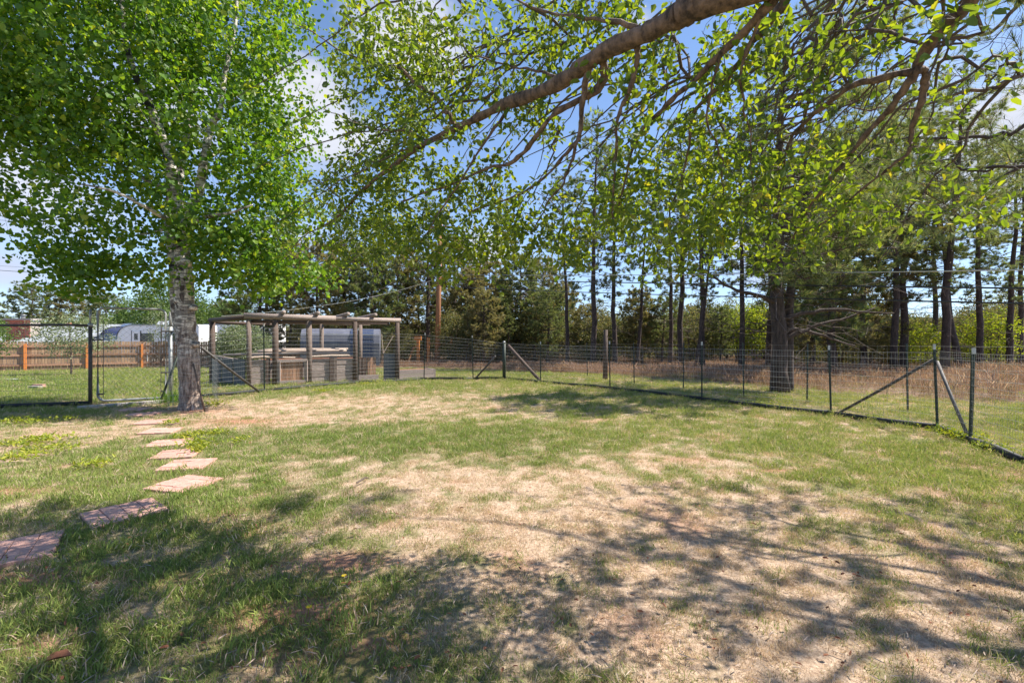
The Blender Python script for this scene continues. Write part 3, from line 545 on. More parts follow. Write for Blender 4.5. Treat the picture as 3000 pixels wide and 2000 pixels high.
def build_apple():
    KD = .74; P = lambda px, py, d: globals()['P'](px, py, d*KD)
    rg = np.random.default_rng(31)
    base = Vector((3.1, .5, 0)); t = thing('apple_tree', 'leafy apple tree whose drooping crooked limbs hang in from the top right', 'tree', base)
    def path(l, n=5): return smooth_path([P(*a) if len(a) == 3 and a[1] is not None else Vector(a[3]) for a in l], n)
    W3 = lambda x, y, z: (0, None, 0, (x, y, z))
    trunk = smooth_path([(3.1,.5,-.05),(3.08,.5,.5),(3.0,.55,1.1),(2.8,.65,1.6),(2.6,.72,2.0)], 5)
    MB().tube(trunk, np.linspace(.2, .14, len(trunk)), 14).build('trunk', M['bark_apple'], t, smooth=True)
    A = [(2.6,.72,1.95),(2.15,1.1,2.35),(1.5,1.42,2.58),tuple(P(2110,-10,2.35)),tuple(P(2000,40,2.5)),tuple(P(1900,88,2.65)),tuple(P(1760,150,2.85)),tuple(P(1640,232,3.1)),tuple(P(1500,290,3.4)),tuple(P(1380,350,3.7)),tuple(P(1260,412,4.0)),tuple(P(1150,490,4.3)),tuple(P(1060,560,4.6)),tuple(P(980,640,4.9)),tuple(P(890,690,5.1)),tuple(P(830,760,5.3))]
    def L(l): return [tuple(P(*a)) for a in l]
    limbs = [(A, .085, .003),
     (L([(1760,150,2.85),(1768,215,2.9),(1745,265,2.95),(1690,300,3.05),(1610,350,3.2),(1540,435,3.4),(1480,478,3.6),(1420,490,3.8),(1300,545,4.1),(1180,590,4.4)]), .036, .01),
     (L([(1735,165,2.9),(1715,230,2.95),(1702,330,3.05),(1700,400,3.1),(1650,455,3.2),(1590,520,3.4),(1500,575,3.7),(1380,620,4.)]), .027, .007),
     (L([(1700,400,3.1),(1675,480,3.2),(1650,545,3.3),(1600,610,3.5),(1560,680,3.7)]), .016, .005),
     (L([(1862,105,2.7),(1868,180,2.75),(1845,270,2.85),(1812,360,2.95),(1802,480,3.1),(1800,600,3.2),(1796,660,3.3)]), .024, .006),
     ([(2.6,.72,1.95),(2.0,1.0,2.35),(1.6,1.25,2.55),tuple(P(2400,-150,2.1)),tuple(P(2254,0,2.3)),tuple(P(2116,150,2.55)),tuple(P(2030,240,2.7)),tuple(P(1928,326,2.9)),tuple(P(1866,398,3.05)),tuple(P(1830,520,3.2)),tuple(P(1815,620,3.4))], .05, .007),
     ([(2.6,.72,2.0),(2.1,1.1,2.5),tuple(P(2420,-160,2.3)),tuple(P(2310,0,2.5)),tuple(P(2218,115,2.7)),tuple(P(2140,220,2.9)),tuple(P(2040,330,3.1)),tuple(P(2010,480,3.3)),tuple(P(1960,620,3.5))], .05, .006),
     ([(2.6,.72,2.0),(2.2,1.05,2.2),tuple(P(2960,-120,2.1)),tuple(P(2851,0,2.2)),tuple(P(2795,56,2.25)),tuple(P(2708,160,2.4)),tuple(P(2680,215,2.45)),tuple(P(2626,286,2.55)),tuple(P(2555,367,2.7)),tuple(P(2453,490,2.9)),tuple(P(2376,602,3.1)),tuple(P(2322,700,3.3))], .062, .007),
     (L([(2690,205,2.45),(2705,225,2.45),(2690,286,2.5),(2660,377,2.6),(2647,440,2.65),(2565,510,2.8),(2463,602,3.),(2380,680,3.2)]), .026, .005),
     (L([(2685,210,2.45),(2540,240,2.6),(2438,301,2.75),(2350,377,2.95),(2310,449,3.1),(2290,540,3.3),(2275,600,3.4)]), .024, .005),
     (L([(2720,140,2.35),(2600,90,2.6),(2450,85,2.9),(2330,85,3.2)]), .012, .004),
     (L([(1640,232,3.1),(1580,200,3.2),(1480,185,3.4),(1370,165,3.6),(1300,190,3.8)]), .013, .004),
     (L([(1880,85,2.65),(1760,65,2.8),(1660,48,3.),(1540,15,3.2),(1450,-30,3.4)]), .018, .006),
     (L([(1340,375,3.8),(1300,330,3.8),(1270,290,3.9),(1210,250,4.),(1170,205,4.1),(1110,192,4.3),(1000,150,4.5),(930,100,4.6),(860,70,4.8)]), .026, .006),
     (L([(1260,412,4.),(1180,385,4.1),(1100,380,4.2),(1020,350,4.4),(950,320,4.6)]), .013, .004),
     (L([(980,640,4.9),(1010,600,4.7),(930,520,4.9),(880,545,5.1)]), .01, .004),
     (L([(1500,290,3.4),(1420,420,3.5),(1330,560,3.7),(1250,680,3.9),(1180,780,4.1)]), .014, .004),
     (L([(2116,150,2.55),(2080,300,2.7),(2100,420,2.8),(2115,480,2.9),(2120,560,3.)]), .011, .004),
     (L([(2254,0,2.3),(2180,180,2.5),(2190,300,2.6),(2205,420,2.7),(2207,560,2.8)]), .011, .004),
     ([(2.15,1.1,2.35),(1.7,1.2,2.9),(1.0,1.8,3.6),(.2,2.3,3.7),(-.6,2.9,3.7)], .05, .012), ([(2.55,.75,2.0),(2.3,.7,2.9),(2.1,.9,3.6),(1.9,1.7,4.0),(2.0,3.0,4.5),(2.7,4.2,5.1)], .05, .01), ([(2.3,.7,2.9),(1.7,1.0,3.5),(1.3,1.8,3.9),(1.4,3.0,4.4),(2.1,4.2,5.0)], .04, .008),  # last two limbs added overhead, out of view, to streak the lawn with shade
     ([(1.5,1.42,2.58),(1.0,1.9,3.1),(.4,2.3,3.4),(-.3,2.7,3.5)], .03, .008)]
    sk = Skeleton()
    for i, (l, r0, r1) in enumerate(limbs):
        p = wob(smooth_path(l, 6), .02, i+5); r = np.linspace(0, 1, len(p)); r = (.8 if i == 0 else .66)*(r0*(1-r)**1.25+r1*r); r = r*(1+.15*np.random.default_rng(i).normal(size=len(p)))
        sk.add(p, r); MB().tube(p, np.abs(r), 10 if r0 > .03 else 7).build('limb', M['bark_apple'], t, smooth=True)
    tw = MB()
    for k in range(75):   # long sweeping side branches, all trailing down to the left
        x0 = rg.uniform(1250, 3050); y0 = rg.uniform(-80, 260) if x0 > 1750 else rg.uniform(-60, 420); d0 = 2.3+.00085*(3000-x0)+rg.uniform(0, .9); dx = -rg.uniform(150, 620); dy = rg.uniform(220, 560)*(1 if x0 > 1700 else .7)
        p = np.array([tuple(P(x0+dx*f+30*math.sin(f*5+k), y0+dy*f*(.55+.45*f), d0+.55*f)) for f in np.linspace(0, 1, 14)]); p = wob(p, .05, 300+k)
        j = int(np.argmin(np.linalg.norm(sk.p[:sk.n]-p[0], axis=1))); a = sk.p[j]
        if np.linalg.norm(a-p[0]) < .9: p = np.vstack([a, (a+p[0])/2+np.array([0, 0, .03]), p])
        r = np.linspace(rg.uniform(.006, .011), .0022, len(p)); tw.tube(p, r, 5, caps=False); sk.add(p, r, .6)
    # clusters: (px0,px1,py0,py1,d0,d1,count)
    reg = [(990,1300,0,250,4.0,5.2,60),(1000,1700,0,200,3.2,4.6,130),(980,1250,150,480,4.0,5.3,110),(1150,1650,180,420,3.3,4.6,110),(960,1200,450,720,4.3,5.4,130),(1100,1500,480,760,3.8,5.0,210),(960,1120,640,800,4.6,5.3,30),
           (1400,1750,560,760,3.4,4.4,70),(1750,2150,440,760,2.9,4.2,165),(1850,2150,100,450,2.7,3.8,45),(2050,2450,200,500,2.6,3.8,55),(2100,2500,450,760,2.9,4.0,115),(1700,1960,0,250,2.8,3.8,45),(2100,2600,0,220,2.5,3.4,36),
           (2450,2950,450,700,2.8,3.9,40),(2400,3000,0,450,2.4,3.6,20),(1250,1450,720,830,3.9,4.5,26),(880,980,500,640,4.9,5.5,16),(1880,2080,700,800,3.2,3.9,18),(2200,2330,720,800,3.2,3.7,12),(1500,1750,700,780,3.5,4.2,18),(800,900,650,740,5.1,5.4,10),(2750,3000,0,80,1.7,2.2,5)]
    cs = []
    for x0, x1, y0, y1, d0, d1, n in reg:
        for _ in range(int(n*(.62 if x0 > 1700 else .85))): cs.append(tuple(P(rg.uniform(x0, x1), rg.uniform(y0, y1), rg.uniform(d0, d1))))
    # crown above and behind the picture: casts the dapple on the lawn
    for _ in range(60): cs.append((rg.uniform(-1.2, 2.4), rg.uniform(.4, 2.2), 3.0+rg.uniform(0, .8)))
    for l in ([(1.9,1.7,4.0),(2.0,3.0,4.5),(2.7,4.2,5.1),(3.0,4.7,5.3)], [(1.3,1.8,3.9),(1.4,3.0,4.4),(2.1,4.2,5.0),(2.3,4.6,5.2)]):
        l = np.array(l); 
        for f in rg.random(85)*2.999: i = int(f); cs.append(tuple(l[i]+(l[i+1]-l[i])*(f-i)+rg.normal(0, .13, 3)))
    cs = np.array(cs)
    cs = cs[(cs[:, 1] > .3) & ~((cs[:, 2] < 2.8) & (cs[:, 1] < 1.15))]
    ends = sk.grow(cs, tw, rg, .0024, .008, .08, .35, 3, .12)
    # hanging bare twigs from the right limbs
    tg = np.array([tuple(P(rg.uniform(2050, 3000), rg.uniform(20, 680), rg.uniform(2.5, 3.8))) for _ in range(420)]); sk.grow(tg, tw, rg, .0022, .007, .05, .2, 3, .12)
    tw.build('twigs', M['bark_twig'], t, kind='stuff')
    lf = MB(); per = 13; cen = []
    for a, b in ends:
        cen.append(b)
        if rg.random() < .5: cen.append(a)
    cen = np.array(cen); ps = clump_leaves(lf, cen, 10, .042, .039, .6, rg, .35, 1, .2)
    # leaves along the twigs
    idx = rg.integers(0, sk.n, 9000); pos = sk.p[idx]; ok = (sk.r[idx] < .007) & ((pos[:, 0] < 1.1+.1*pos[:, 1]) | (rg.random(9000) < .2)); clump_leaves(lf, pos[ok], 1, .03, .036, .56, rg, .3, 1, .2)
    print('apple leaves', lf.n//6, 'nodes', sk.n)
    lf.build('crown', M['apple_leaf'], t, kind='stuff')
    sh = []
    for k in range(4):
        q = MB(); q.leaves(np.zeros((1, 3)), np.array([[1., 0, 0]]), np.array([[0, 0, 1.]]), .042, .025, .12+.08*k, .5); sh.append(q.mesh('leaf', M['apple_leaf']))
    nd = cen[(cen[:, 2] < CAM_H+.78*cen[:, 1]) & (abs(cen[:, 0]) < 1.15*cen[:, 1])]; nd = nd[np.argsort(nd[:, 1])][:150]
    for c in np.repeat(nd, 2, 0):
        link('leaf', sh[rg.integers(4)], t, Vector(c+rg.normal(0, .06, 3))-t.location, tuple(rg.uniform(0, 6.28, 3)))
    return t
apple = build_apple()

def pine(name, label, loc, H, r0, cb, cr, nb, tufts, nl, nn, seed, mat='needle', dead=20, wd=.012, group=None, top=.12, side=None, lean=0, upward=.15, double=False):
    rg = np.random.default_rng(seed); t = thing(name, label, 'pine tree', loc, group)
    z = np.linspace(0, H, 16); cx = np.cumsum(rg.normal(0, .035, 16))*H/12; cy = np.cumsum(rg.normal(0, .035, 16))*H/12; cx -= cx[0]; cy -= cy[0]
    tp = np.stack([cx+lean*z, cy, z-.05], 1); rr = r0*(1-z/H)**.8+.012; rr[0] *= 1.25
    m = MB().tube(tp, rr, 10); link('trunk', m.mesh('trunk', M['bark_pine'], True), t)
    wd_ = MB(); lf = MB(); tips = []; dirs = []
    at_z = lambda q: np.array([np.interp(q, z, tp[:, 0]), np.interp(q, z, tp[:, 1]), q])
    for i in range(nb):
        u = (i+rg.random())/nb; q = H*(cb+(1-cb)*u**.9); prof = math.sin(math.pi*min(1, .18+.82*(1-u)))**.6*(1-u)**.35+top
        l = cr*prof*rg.uniform(.65, 1.2); a = i*2.4+rg.normal(0, .4); up = upward+.5*u-.25*(1-u)+rg.normal(0, .1)
        if side is not None and math.cos(a-side) < -.1: l *= .35
        d = np.array([math.cos(a), math.sin(a), up]); k = 6; s = np.linspace(0, 1, k)[:, None]
        p = at_z(q)+d*l*s+np.array([0, 0, 1])*(.18*l*(s**2-s))+rg.normal(0, .07, (k, 3))*l*s
        wd_.tube(p, np.linspace(.012+.018*l/2, .006, k), 4, caps=False)
        nt_ = max(3, int(tufts*l/cr/1.0))
        for j in range(nt_):
            w = rg.uniform(.28, 1)**.8; b = p[0]+(p[-1]-p[0])*w; b[2] = np.interp(w, np.linspace(0, 1, k), p[:, 2]); b[0] = np.interp(w, np.linspace(0, 1, k), p[:, 0]); b[1] = np.interp(w, np.linspace(0, 1, k), p[:, 1])
            sd = np.array([-math.sin(a), math.cos(a), 0])*rg.choice([-1, 1]); e = b+(sd*rg.uniform(.2, 1)+d*rg.uniform(.2, .6)+np.array([0, 0, rg.uniform(-.4, .6)]))*l*.28*(1.3-w)+rg.normal(0, .09, 3)
            wd_.tube([b, (b+e)/2+rg.normal(0, .02, 3), e], [.006, .005, .004], 3, caps=False)
            for f in (.55, .8, 1.):
                tips.append(b+(e-b)*f+rg.normal(0, .03, 3)); dirs.append((e-b)/(np.linalg.norm(e-b)+1e-6)+np.array([0, 0, .35]))
        tips.append(p[-1]); dirs.append(d)
    for i in range(dead):
        q = H*rg.uniform(.05, cb+.12); a = rg.random()*6.28; l = cr*rg.uniform(.3, .85); d = np.array([math.cos(a), math.sin(a), rg.uniform(-.25, .25)]); s = np.linspace(0, 1, 6)[:, None]
        p = at_z(q)+d*l*s+rg.normal(0, .05, (6, 3))*l*s-np.array([0, 0, .15])*l*(s**2); wd_.tube(p, np.linspace(.014, .004, 6), 4, caps=False)
        for j in range(5):
            b = p[rg.integers(2, 6)]; e = b+rg.normal(0, .16, 3)*l; wd_.tube([b, (b+e)/2+rg.normal(0, .03, 3)*l, e], [.006, .004, .003], 3, caps=False)
    link('branches', wd_.mesh('branches', M['dead_wood']), t, kind='stuff')
    lf.needles(np.array(tips), np.array(dirs), nn, nl, wd, 1.0); link('crown', lf.mesh('crown', M[mat]), t, kind='stuff')
    return t
G_ = 'tall pines standing beyond the wire fence'
# --- tall slim pines (unique prototypes) placed by their base pixel
protos = {}
tall = [  # base px, depth, height, trunk r, lean(top px shift), proto, label
 (1663,30,13,.15,-.02,0,'slim bare-stemmed pine left of the trio, first pine right of the open sky gap'),
 (1738,27,15,.2,.02,1,'straight tall pine second to the right of the open sky gap, black trunk'),
 (1801,29,14,.2,.0,2,'thick pine trunk between the wood post and the thin leaning pine'),
 (1867,30,11,.12,.05,3,'thin pine leaning right, just right of the thick middle pine'),
 (1963,31,14,.15,.01,0,'left one of two close parallel pine trunks in the middle of the wood'),
 (1991,28,15,.2,-.01,1,'right, thicker one of two close parallel pine trunks in the wood'),
 (2056,25,14,.17,.01,2,'pine trunk directly behind the fence post with the white tip'),
 (2036,27,10,.1,.12,3,'thin crooked pine leaning right across its thicker neighbour'),
 (2171,25,14,.15,.05,0,'solitary pine leaning right in front of the yellow-green bushes'),
 (2253,26,14,.19,.0,2,'dark pine just left behind the biggest pine trunk'),
 (2650,20,12,.17,.0,1,'dark thick trunked pine left of the braced fence corner'),
 (2764,18,12,.17,.06,2,'pine leaning right behind the braced right fence corner'),
 (2812,19,9,.13,.12,3,'crooked pine sweeping right near the right edge, yellow leaves behind it'),
 (2960,21,11,.14,-.02,0,'pine cut by the right edge of the picture'),
 (1255,36,13,.2,-.01,1,'tall pine trunk just left of the utility pole'),
 (1010,36,12,.17,.0,2,'tall dark pine rising behind the garden enclosure'),
 (780,37,12,.17,.0,0,'leftmost dark pine behind the enclosure, next to the aspen leaves')]
protos[0] = dict(H=14.5, r0=.15, cb=.3, cr=2.0, nb=56, tufts=16, nl=.2, nn=17, seed=41, dead=26)
protos[1] = dict(H=15, r0=.17, cb=.27, cr=2.4, nb=62, tufts=17, nl=.2, nn=17, seed=42, dead=26)
protos[2] = dict(H=15, r0=.17, cb=.3, cr=2.2, nb=58, tufts=17, nl=.2, nn=17, seed=43, dead=30)
protos[3] = dict(H=10, r0=.1, cb=.35, cr=1.5, nb=38, tufts=12, nl=.18, nn=16, seed=44, dead=22)
made = {}
for i, (px, dd_, Hh, r_, ln, k, lab) in enumerate(tall):
    x = (px-1500)/F*dd_; loc = Vector((x, dd_, T(x, dd_)))
    if k not in made:
        o = pine('pine_tree', lab, loc, group=G_, wd=.024, **protos[k]); made[k] = (o, protos[k]['H'], protos[k]['r0'])
        s = Hh/protos[k]['H']; o.scale = (s, s, s); o.rotation_euler = (0, math.atan(ln), 0)
    else:
        o, h0, r0 = made[k]; s = Hh/h0; copy_tree(o, loc, i*1.7, (max(s, r_/r0*.9), s), lab, G_, (math.sin(i*1.7)*0, math.atan(ln)) if False else (0, math.atan(ln)))
# bushy young pines forming the dense wall left of centre and right
bushy = {4: dict(H=8.5, r0=.13, cb=.12, cr=2.3, nb=92, tufts=20, nl=.24, nn=17, seed=51, dead=10, mat='needle_olive'), 5: dict(H=9.5, r0=.14, cb=.1, cr=2.5, nb=98, tufts=20, nl=.24, nn=17, seed=52, dead=10, mat='needle_olive'), 6: dict(H=9, r0=.15, cb=.16, cr=2.6, nb=92, tufts=20, nl=.24, nn=17, seed=53, dead=14, mat='needle')}
bl = [(760,34,8.8,6,'dark bushy pine at the left end of the wood, behind the enclosure roof'),(850,36,9.2,5,'bushy olive pine above the left part of the enclosure'),(930,33,8.6,4,'bushy olive pine above the middle of the enclosure'),(1010,37,9.6,5,'wide olive pine behind the second roof log of the enclosure'),
 (1090,34,8.9,6,'bushy pine above the right part of the enclosure roof'),(1165,38,9.8,4,'bushy pine left of the utility pole, over the enclosure corner'),(1225,41,9.0,5,'bushy olive pine right behind the orange play frame'),(1330,41,10.6,4,'full olive pine immediately right of the utility pole'),
 (1385,38,7.6,5,'low olive pine second to the right of the utility pole'),(1434,40,8.6,4,'pointed young pine against the sky, left one of the central group'),(1475,42,7.2,5,'narrow young pine between the two pointed ones at the sky gap'),(1525,37,8.6,6,'taller pointed young pine at the right side of the sky gap'),
 (1590,40,8.8,5,'bushy pine behind the wooden fence brace pole'),(1650,43,7,4,'low bushy pine behind the slim bare-stemmed pine'),(2440,17,8.6,6,'dark bushy pine right of the biggest pine, hanging over the fence'),(2530,21,9.4,5,'bushy olive pine between the biggest pine and the braced corner'),
 (2620,19,11.5,2,'dense green pine above the diagonal fence brace'),(2740,26,13,2,'tall bushy pine behind the braced fence corner'),(2870,20,11,1,'green bushy pine near the right edge behind the crooked trunk'),(2990,24,12.5,0,'bushy olive pine at the right edge of the picture'),(2380,24,9.2,4,'bushy pine partly behind the biggest pine trunk')]
for i, (px, dd_, Hh, k, lab) in enumerate(bl):
    x = (px-1500)/F*dd_; loc = Vector((x, dd_, T(x, dd_)))
    if k not in made:
        o = pine('young_pine', lab, loc, group='bushy pines at the edge of the wood', wd=.034, **bushy[k]); made[k] = (o, bushy[k]['H'], 1); s = Hh/bushy[k]['H']; o.scale = (s, s, s)
    else:
        o, h0, _ = made[k]; s = Hh/h0; copy_tree(o, loc, i*2.1, (s*1.0, s), lab, 'bushy pines at the edge of the wood')
# the biggest pine, near the fence
B = at(2285, 1149)
big = pine('big_pine', 'biggest pine with thick furrowed trunk and low spreading boughs by the right fence', B, 9.2, .19, .26, 3.3, 120, 30, .17, 26, 61, dead=40, wd=.012, side=-.3, upward=.02)
q = smooth_path([B+Vector((.28,.15,0)), B+Vector((.3,.15,1.2)), B+Vector((.32,.1,2.6)), B+Vector((.62,.1,4.)), B+Vector((.8,.1,6.))], 5); MB().tube(q, np.linspace(.15, .05, len(q)), 9).build('second_stem', M['bark_pine'], big, smooth=True)
for a, b, c in (((.1,0,1.35),(1.0,-.2,1.75),(2.2,-.3,2.15)), ((.1,0,1.9),(1.3,-.3,2.1),(2.5,-.5,2.0)), ((.1,0,1.6),(1.2,.3,1.5),(2.3,.5,1.2)), ((-.1,0,2.3),(-1.2,-.2,2.6),(-2.2,-.5,3.1))):
    q = wob(smooth_path([B+Vector(a), B+Vector(b), B+Vector(c)], 6), .12, 5); MB().tube(q, np.linspace(.06, .015, len(q)), 7).build('bough', M['bark_pine'], big, smooth=True)
# pine outside the right edge whose needled boughs reach in at the upper right
def side_pine():
    KD = .74; P = lambda px, py, d: globals()['P'](px, py, d*KD)
    rg = np.random.default_rng(71); B = Vector((6.2, 2.3, 0)); t = thing('side_pine', 'ponderosa pine outside the right edge, twiggy boughs reaching in at the upper right', 'pine tree', B)
    tr = smooth_path([B, B+Vector((.05,0,2)), B+Vector((0,.1,5)), B+Vector((.1,0,8.5))], 5); MB().tube(tr, np.linspace(.24, .08, len(tr)), 14).build('trunk', M['bark_pine'], t, smooth=True)
    sk = Skeleton(); wd_ = MB(); ends = []
    limbs = [([(6.2,2.3,3.3),(6.6,3.0,3.7),(6.8,4.2,3.9)], .04), ([(6.2,2.3,3.8),(5.2,2.6,4.0),(4.2,2.9,4.0),(3.5,3.0,3.9)], .04), ([(6.2,2.3,2.80),(4.71,3.48,3.05),tuple(P(2990,480,4.9)),tuple(P(2800,600,5.2)),tuple(P(2600,660,5.6))], .04), ([(6.2,2.3,3.31),(4.56,3.40,3.65),tuple(P(3000,200,4.7)),tuple(P(2850,230,5.0)),tuple(P(2650,300,5.3)),tuple(P(2480,330,5.6))], .045),
             ([(6.2,2.3,3.05),(4.56,3.26,3.31),tuple(P(2990,400,4.6)),tuple(P(2820,420,4.8)),tuple(P(2620,430,5.2)),tuple(P(2450,520,5.5))], .04), ([(6.2,2.3,3.82),(4.56,3.63,4.25),tuple(P(2900,110,5.4)),tuple(P(2750,110,5.7)),tuple(P(2600,150,6))], .04),
             ([(6.2,2.3,2.63),(4.86,3.18,2.80),tuple(P(3000,500,4.2)),tuple(P(2880,520,4.4)),tuple(P(2760,470,4.6))], .03), ([(6.2,2.3,4.33),(4.56,2.96,4.67),(3.50,2.66,4.67),(2.58,2.52,4.50)], .05), ([(6.2,2.3,3.82),(4.71,2.52,4.07),(3.80,1.92,3.99),(3.19,1.48,3.82)], .05), ([(6.2,2.3,4.92),(4.56,3.85,5.35),(3.65,4.14,5.35),(2.74,4.14,5.18)], .05),
             ([(6.2,2.3,3.31),(4.56,2.81,3.56),(3.65,2.37,3.48)], .04)]
    for i, (l, r0) in enumerate(limbs):
        p = wob(smooth_path(l, 6), .1, i+40); r = np.linspace(r0, .01, len(p)); r = r*.55; sk.add(p, r); MB().tube(p, r, 7).build('bough', M['bark_apple'] if i % 2 else M['bark_pine'], t, smooth=True)
    cs = []
    for x0, x1, y0, y1, n in ((2450,3000,60,330,50),(2600,3050,250,520,80),(2350,2950,500,700,100),(2500,3000,380,620,60)):
        for _ in range(n): cs.append(tuple(P(rg.uniform(x0, x1), rg.uniform(y0, y1), rg.uniform(4.5, 6.2))))
    for _ in range(950): cs.append((rg.uniform(3.3, 7.2), rg.uniform(1.9, 4.4), rg.uniform(3.3, 4.5)))  # tufts added overhead, out of view, to throw clumped shade on the lawn
    cs = [c for c in cs if fbm(c[0]*1.6, c[1]*1.6+c[2]*.6, 2) > .4 or c[1] > 4.4]
    ends = sk.grow(np.array(cs), wd_, rg, .004, .006, -.05, .3, 3, .15)
    wd_.build('twigs', M['bark_twig'], t, kind='stuff')
    a = np.array([e[1] for e in ends]); d = np.array([e[1]-e[0] for e in ends]); d /= np.linalg.norm(d, axis=1)[:, None]+1e-9
    k = rg.random(len(a)) < .8; a, d = a[k], d[k]
    lf = MB(); ov = a[:, 2] > CAM_H+.74*a[:, 1]; lf.needles(a, d, 46, .11, .003, .9); lf.needles(a-d*.07, d, 30, .1, .003, .9); lf.needles(a[ov], d[ov], 70, .14, .006, .9); far = a[:, 2] > 3.2+.0*a[:, 1]  # unseen overhead needles made longer and broader to cast denser shade
    lf.build('crown', M['needle'], t, kind='stuff')
side_pine()

# ------------------------------------------------------------------ scrub and broadleaf trees behind
def broadleaf(name, label, loc, H, cr, n_cl, per, leaf, mat, seed, group=None, cb=.25, stems=1, cat='tree', bark='dead_wood', sig=.16):
    rg = np.random.default_rng(seed); t = thing(name, label, cat, loc, group); sk = Skeleton(); m = MB()
    for s in range(stems):
        a = rg.random()*6.28; sp = (0 if stems == 1 else .25)*cr
        p = smooth_path([(sp*math.cos(a)*.3, sp*math.sin(a)*.3, -.05), (sp*math.cos(a)*.8, sp*math.sin(a)*.8, H*.3), (sp*math.cos(a)*1.4+rg.normal(0, .1), sp*math.sin(a)*1.4, H*.78)], 5)
        r = np.linspace(.012*H+.01, .012, len(p)); sk.add(p, r); m.tube(p, r, 6, caps=False)
    v = rand_unit(n_cl, rg)*rg.uniform(.2, 1, (n_cl, 1))**.5; hh = H*(1-cb)/2; c = v*np.array([cr, cr, hh])+np.array([0, 0, H*cb+hh]); lump = fbm(c[:, 0]*1.6/cr+c[:, 1]+seed, c[:, 2]*1.3+seed, 3); c = c[lump > .38]
    sk.grow(c[:220], m, rg, .004, .008, .05, .3, 3, .3)
    link('trunk', m.mesh('trunk', M[bark]), t)
    lf = MB(); clump_leaves(lf, c, per, sig, leaf, .7, rg, .2, .8); link('crown', lf.mesh('crown', M[mat]), t, kind='stuff')
    return t
sc_l = 'grey-olive scrubby tree in the tangled thicket behind the pine trunks'; sc_g = 'scrubby thicket trees behind the pines'
sp_ = [broadleaf('scrub_tree', sc_l, (0, 0, 0), 4.6+.9*k, 1.9-.15*k, 420, 18, .12, 'scrub', 81+k, sc_g, .04, 5, sig=.22) for k in range(3)]
rg = np.random.default_rng(90); used = 0
for i in range(74):
    px = 1120+i*27+rg.uniform(-16, 16); dd_ = 34+rg.uniform(0, 14) if px < 2300 else 24+rg.uniform(0, 12); x = (px-1500)/F*dd_; loc = (x, dd_, T(x, dd_)); s = rg.uniform(.5, 1.0)*(.95 if px > 1250 else .7)*(dd_/36)**.5
    if i < 3: o = sp_[i]; o.location = loc; o.scale = (s,)*3
    else: copy_tree(sp_[i % 3], loc, rg.random()*6, (s*1.1, s), sc_l, sc_g)
tl = 'slender young pine deep in the thicket behind the tall pines'; tg_ = 'slender pines deep in the thicket'
for i in range(20):
    px = 1350+i*53+rg.uniform(-20, 20); dd_ = rg.uniform(33, 41); x = (px-1500)/F*dd_; o, h0, _ = made[(3, 4, 6)[i % 3]]; s = rg.uniform(3.4, 5.6)/h0; copy_tree(o, (x, dd_, T(x, dd_)), i*2.3, (s*1.1, s), tl, tg_, (rg.uniform(-.05, .05), rg.uniform(-.05, .05)))
yg = [(2215,33,4.6,'bright yellow-green leafy tree showing between the pine trunks left of the biggest pine'),(2165,38,5.2,'paler yellow-green tree behind the solitary leaning pine'),(2900,22,3.2,'bright yellow-green tree low between the crooked pines at right'),(2700,24,2.8,'yellow-green bush just left of the braced corner post'),(1600,45,3.6,'dull yellow-green tree low behind the slim pine')]
yo = None
for i, (px, dd_, s, lab) in enumerate(yg):
    x = (px-1500)/F*dd_; loc = (x, dd_, T(x, dd_))
    if yo is None: yo = broadleaf('yellow_green_tree', lab, loc, 4.6, 1.7, 300, 14, .12, 'yellow_leaf', 95, None, .1, 3, sig=.2)
    else: copy_tree(yo, loc, i*1.3, s/4.6, lab, None)
# far tree line on the left, behind the houses
lt = [(90,60,10.2,6,'round-topped dark pine on the far left skyline above the chimney'),(212,62,9.8,4,'spindly open pine on the skyline right of the chimney'),(312,60,9.0,6,'small pine on the skyline above the gate corner'),(655,52,6.2,4,'small far pine right of the aspen trunk')]
for i, (px, dd_, Hh, k, lab) in enumerate(lt):
    x = (px-1500)/F*dd_; o, h0, _ = made[k]; copy_tree(o, (x, dd_, T(x, dd_)), i*1.1, (Hh/h0*1.15, Hh/h0), lab, 'pines on the left skyline')
gb = None
for i, (px, dd_, s, w_, lab) in enumerate([(430,52,8.2,1.3,'broad fresh green tree above the white trailer, left of the aspen trunk'),(500,46,8.8,.9,'taller airy green tree right behind the aspen trunk'),(20,52,5.8,1.3,'light green tree at the left edge behind the chimney'),(150,56,5.6,1.4,'rounded green tree right of the chimney'),(260,50,5.6,1.3,'low green tree over the grey house roof'),(350,50,5.8,1.2,'low green tree left behind the broad fresh green tree'),(610,50,6.6,1.1,'green tree behind the left end of the enclosure'),(690,48,6.4,1.1,'green tree between the enclosure and the dark pines'),(560,52,6.6,1.2,'green tree behind the second trailer')]):
    x = (px-1500)/F*dd_; loc = (x, dd_, T(x, dd_))
    if gb is None: gb = broadleaf('green_tree', lab, loc, 6, 2.3, 620, 16, .15, 'fresh_leaf', 97, 'green trees behind the houses', .05, 3, sig=.24); gb.scale = (s/6*w_, s/6*w_, s/6)
    else: copy_tree(gb, loc, i*1.3, (s/6*w_, s/6), lab, 'green trees behind the houses')
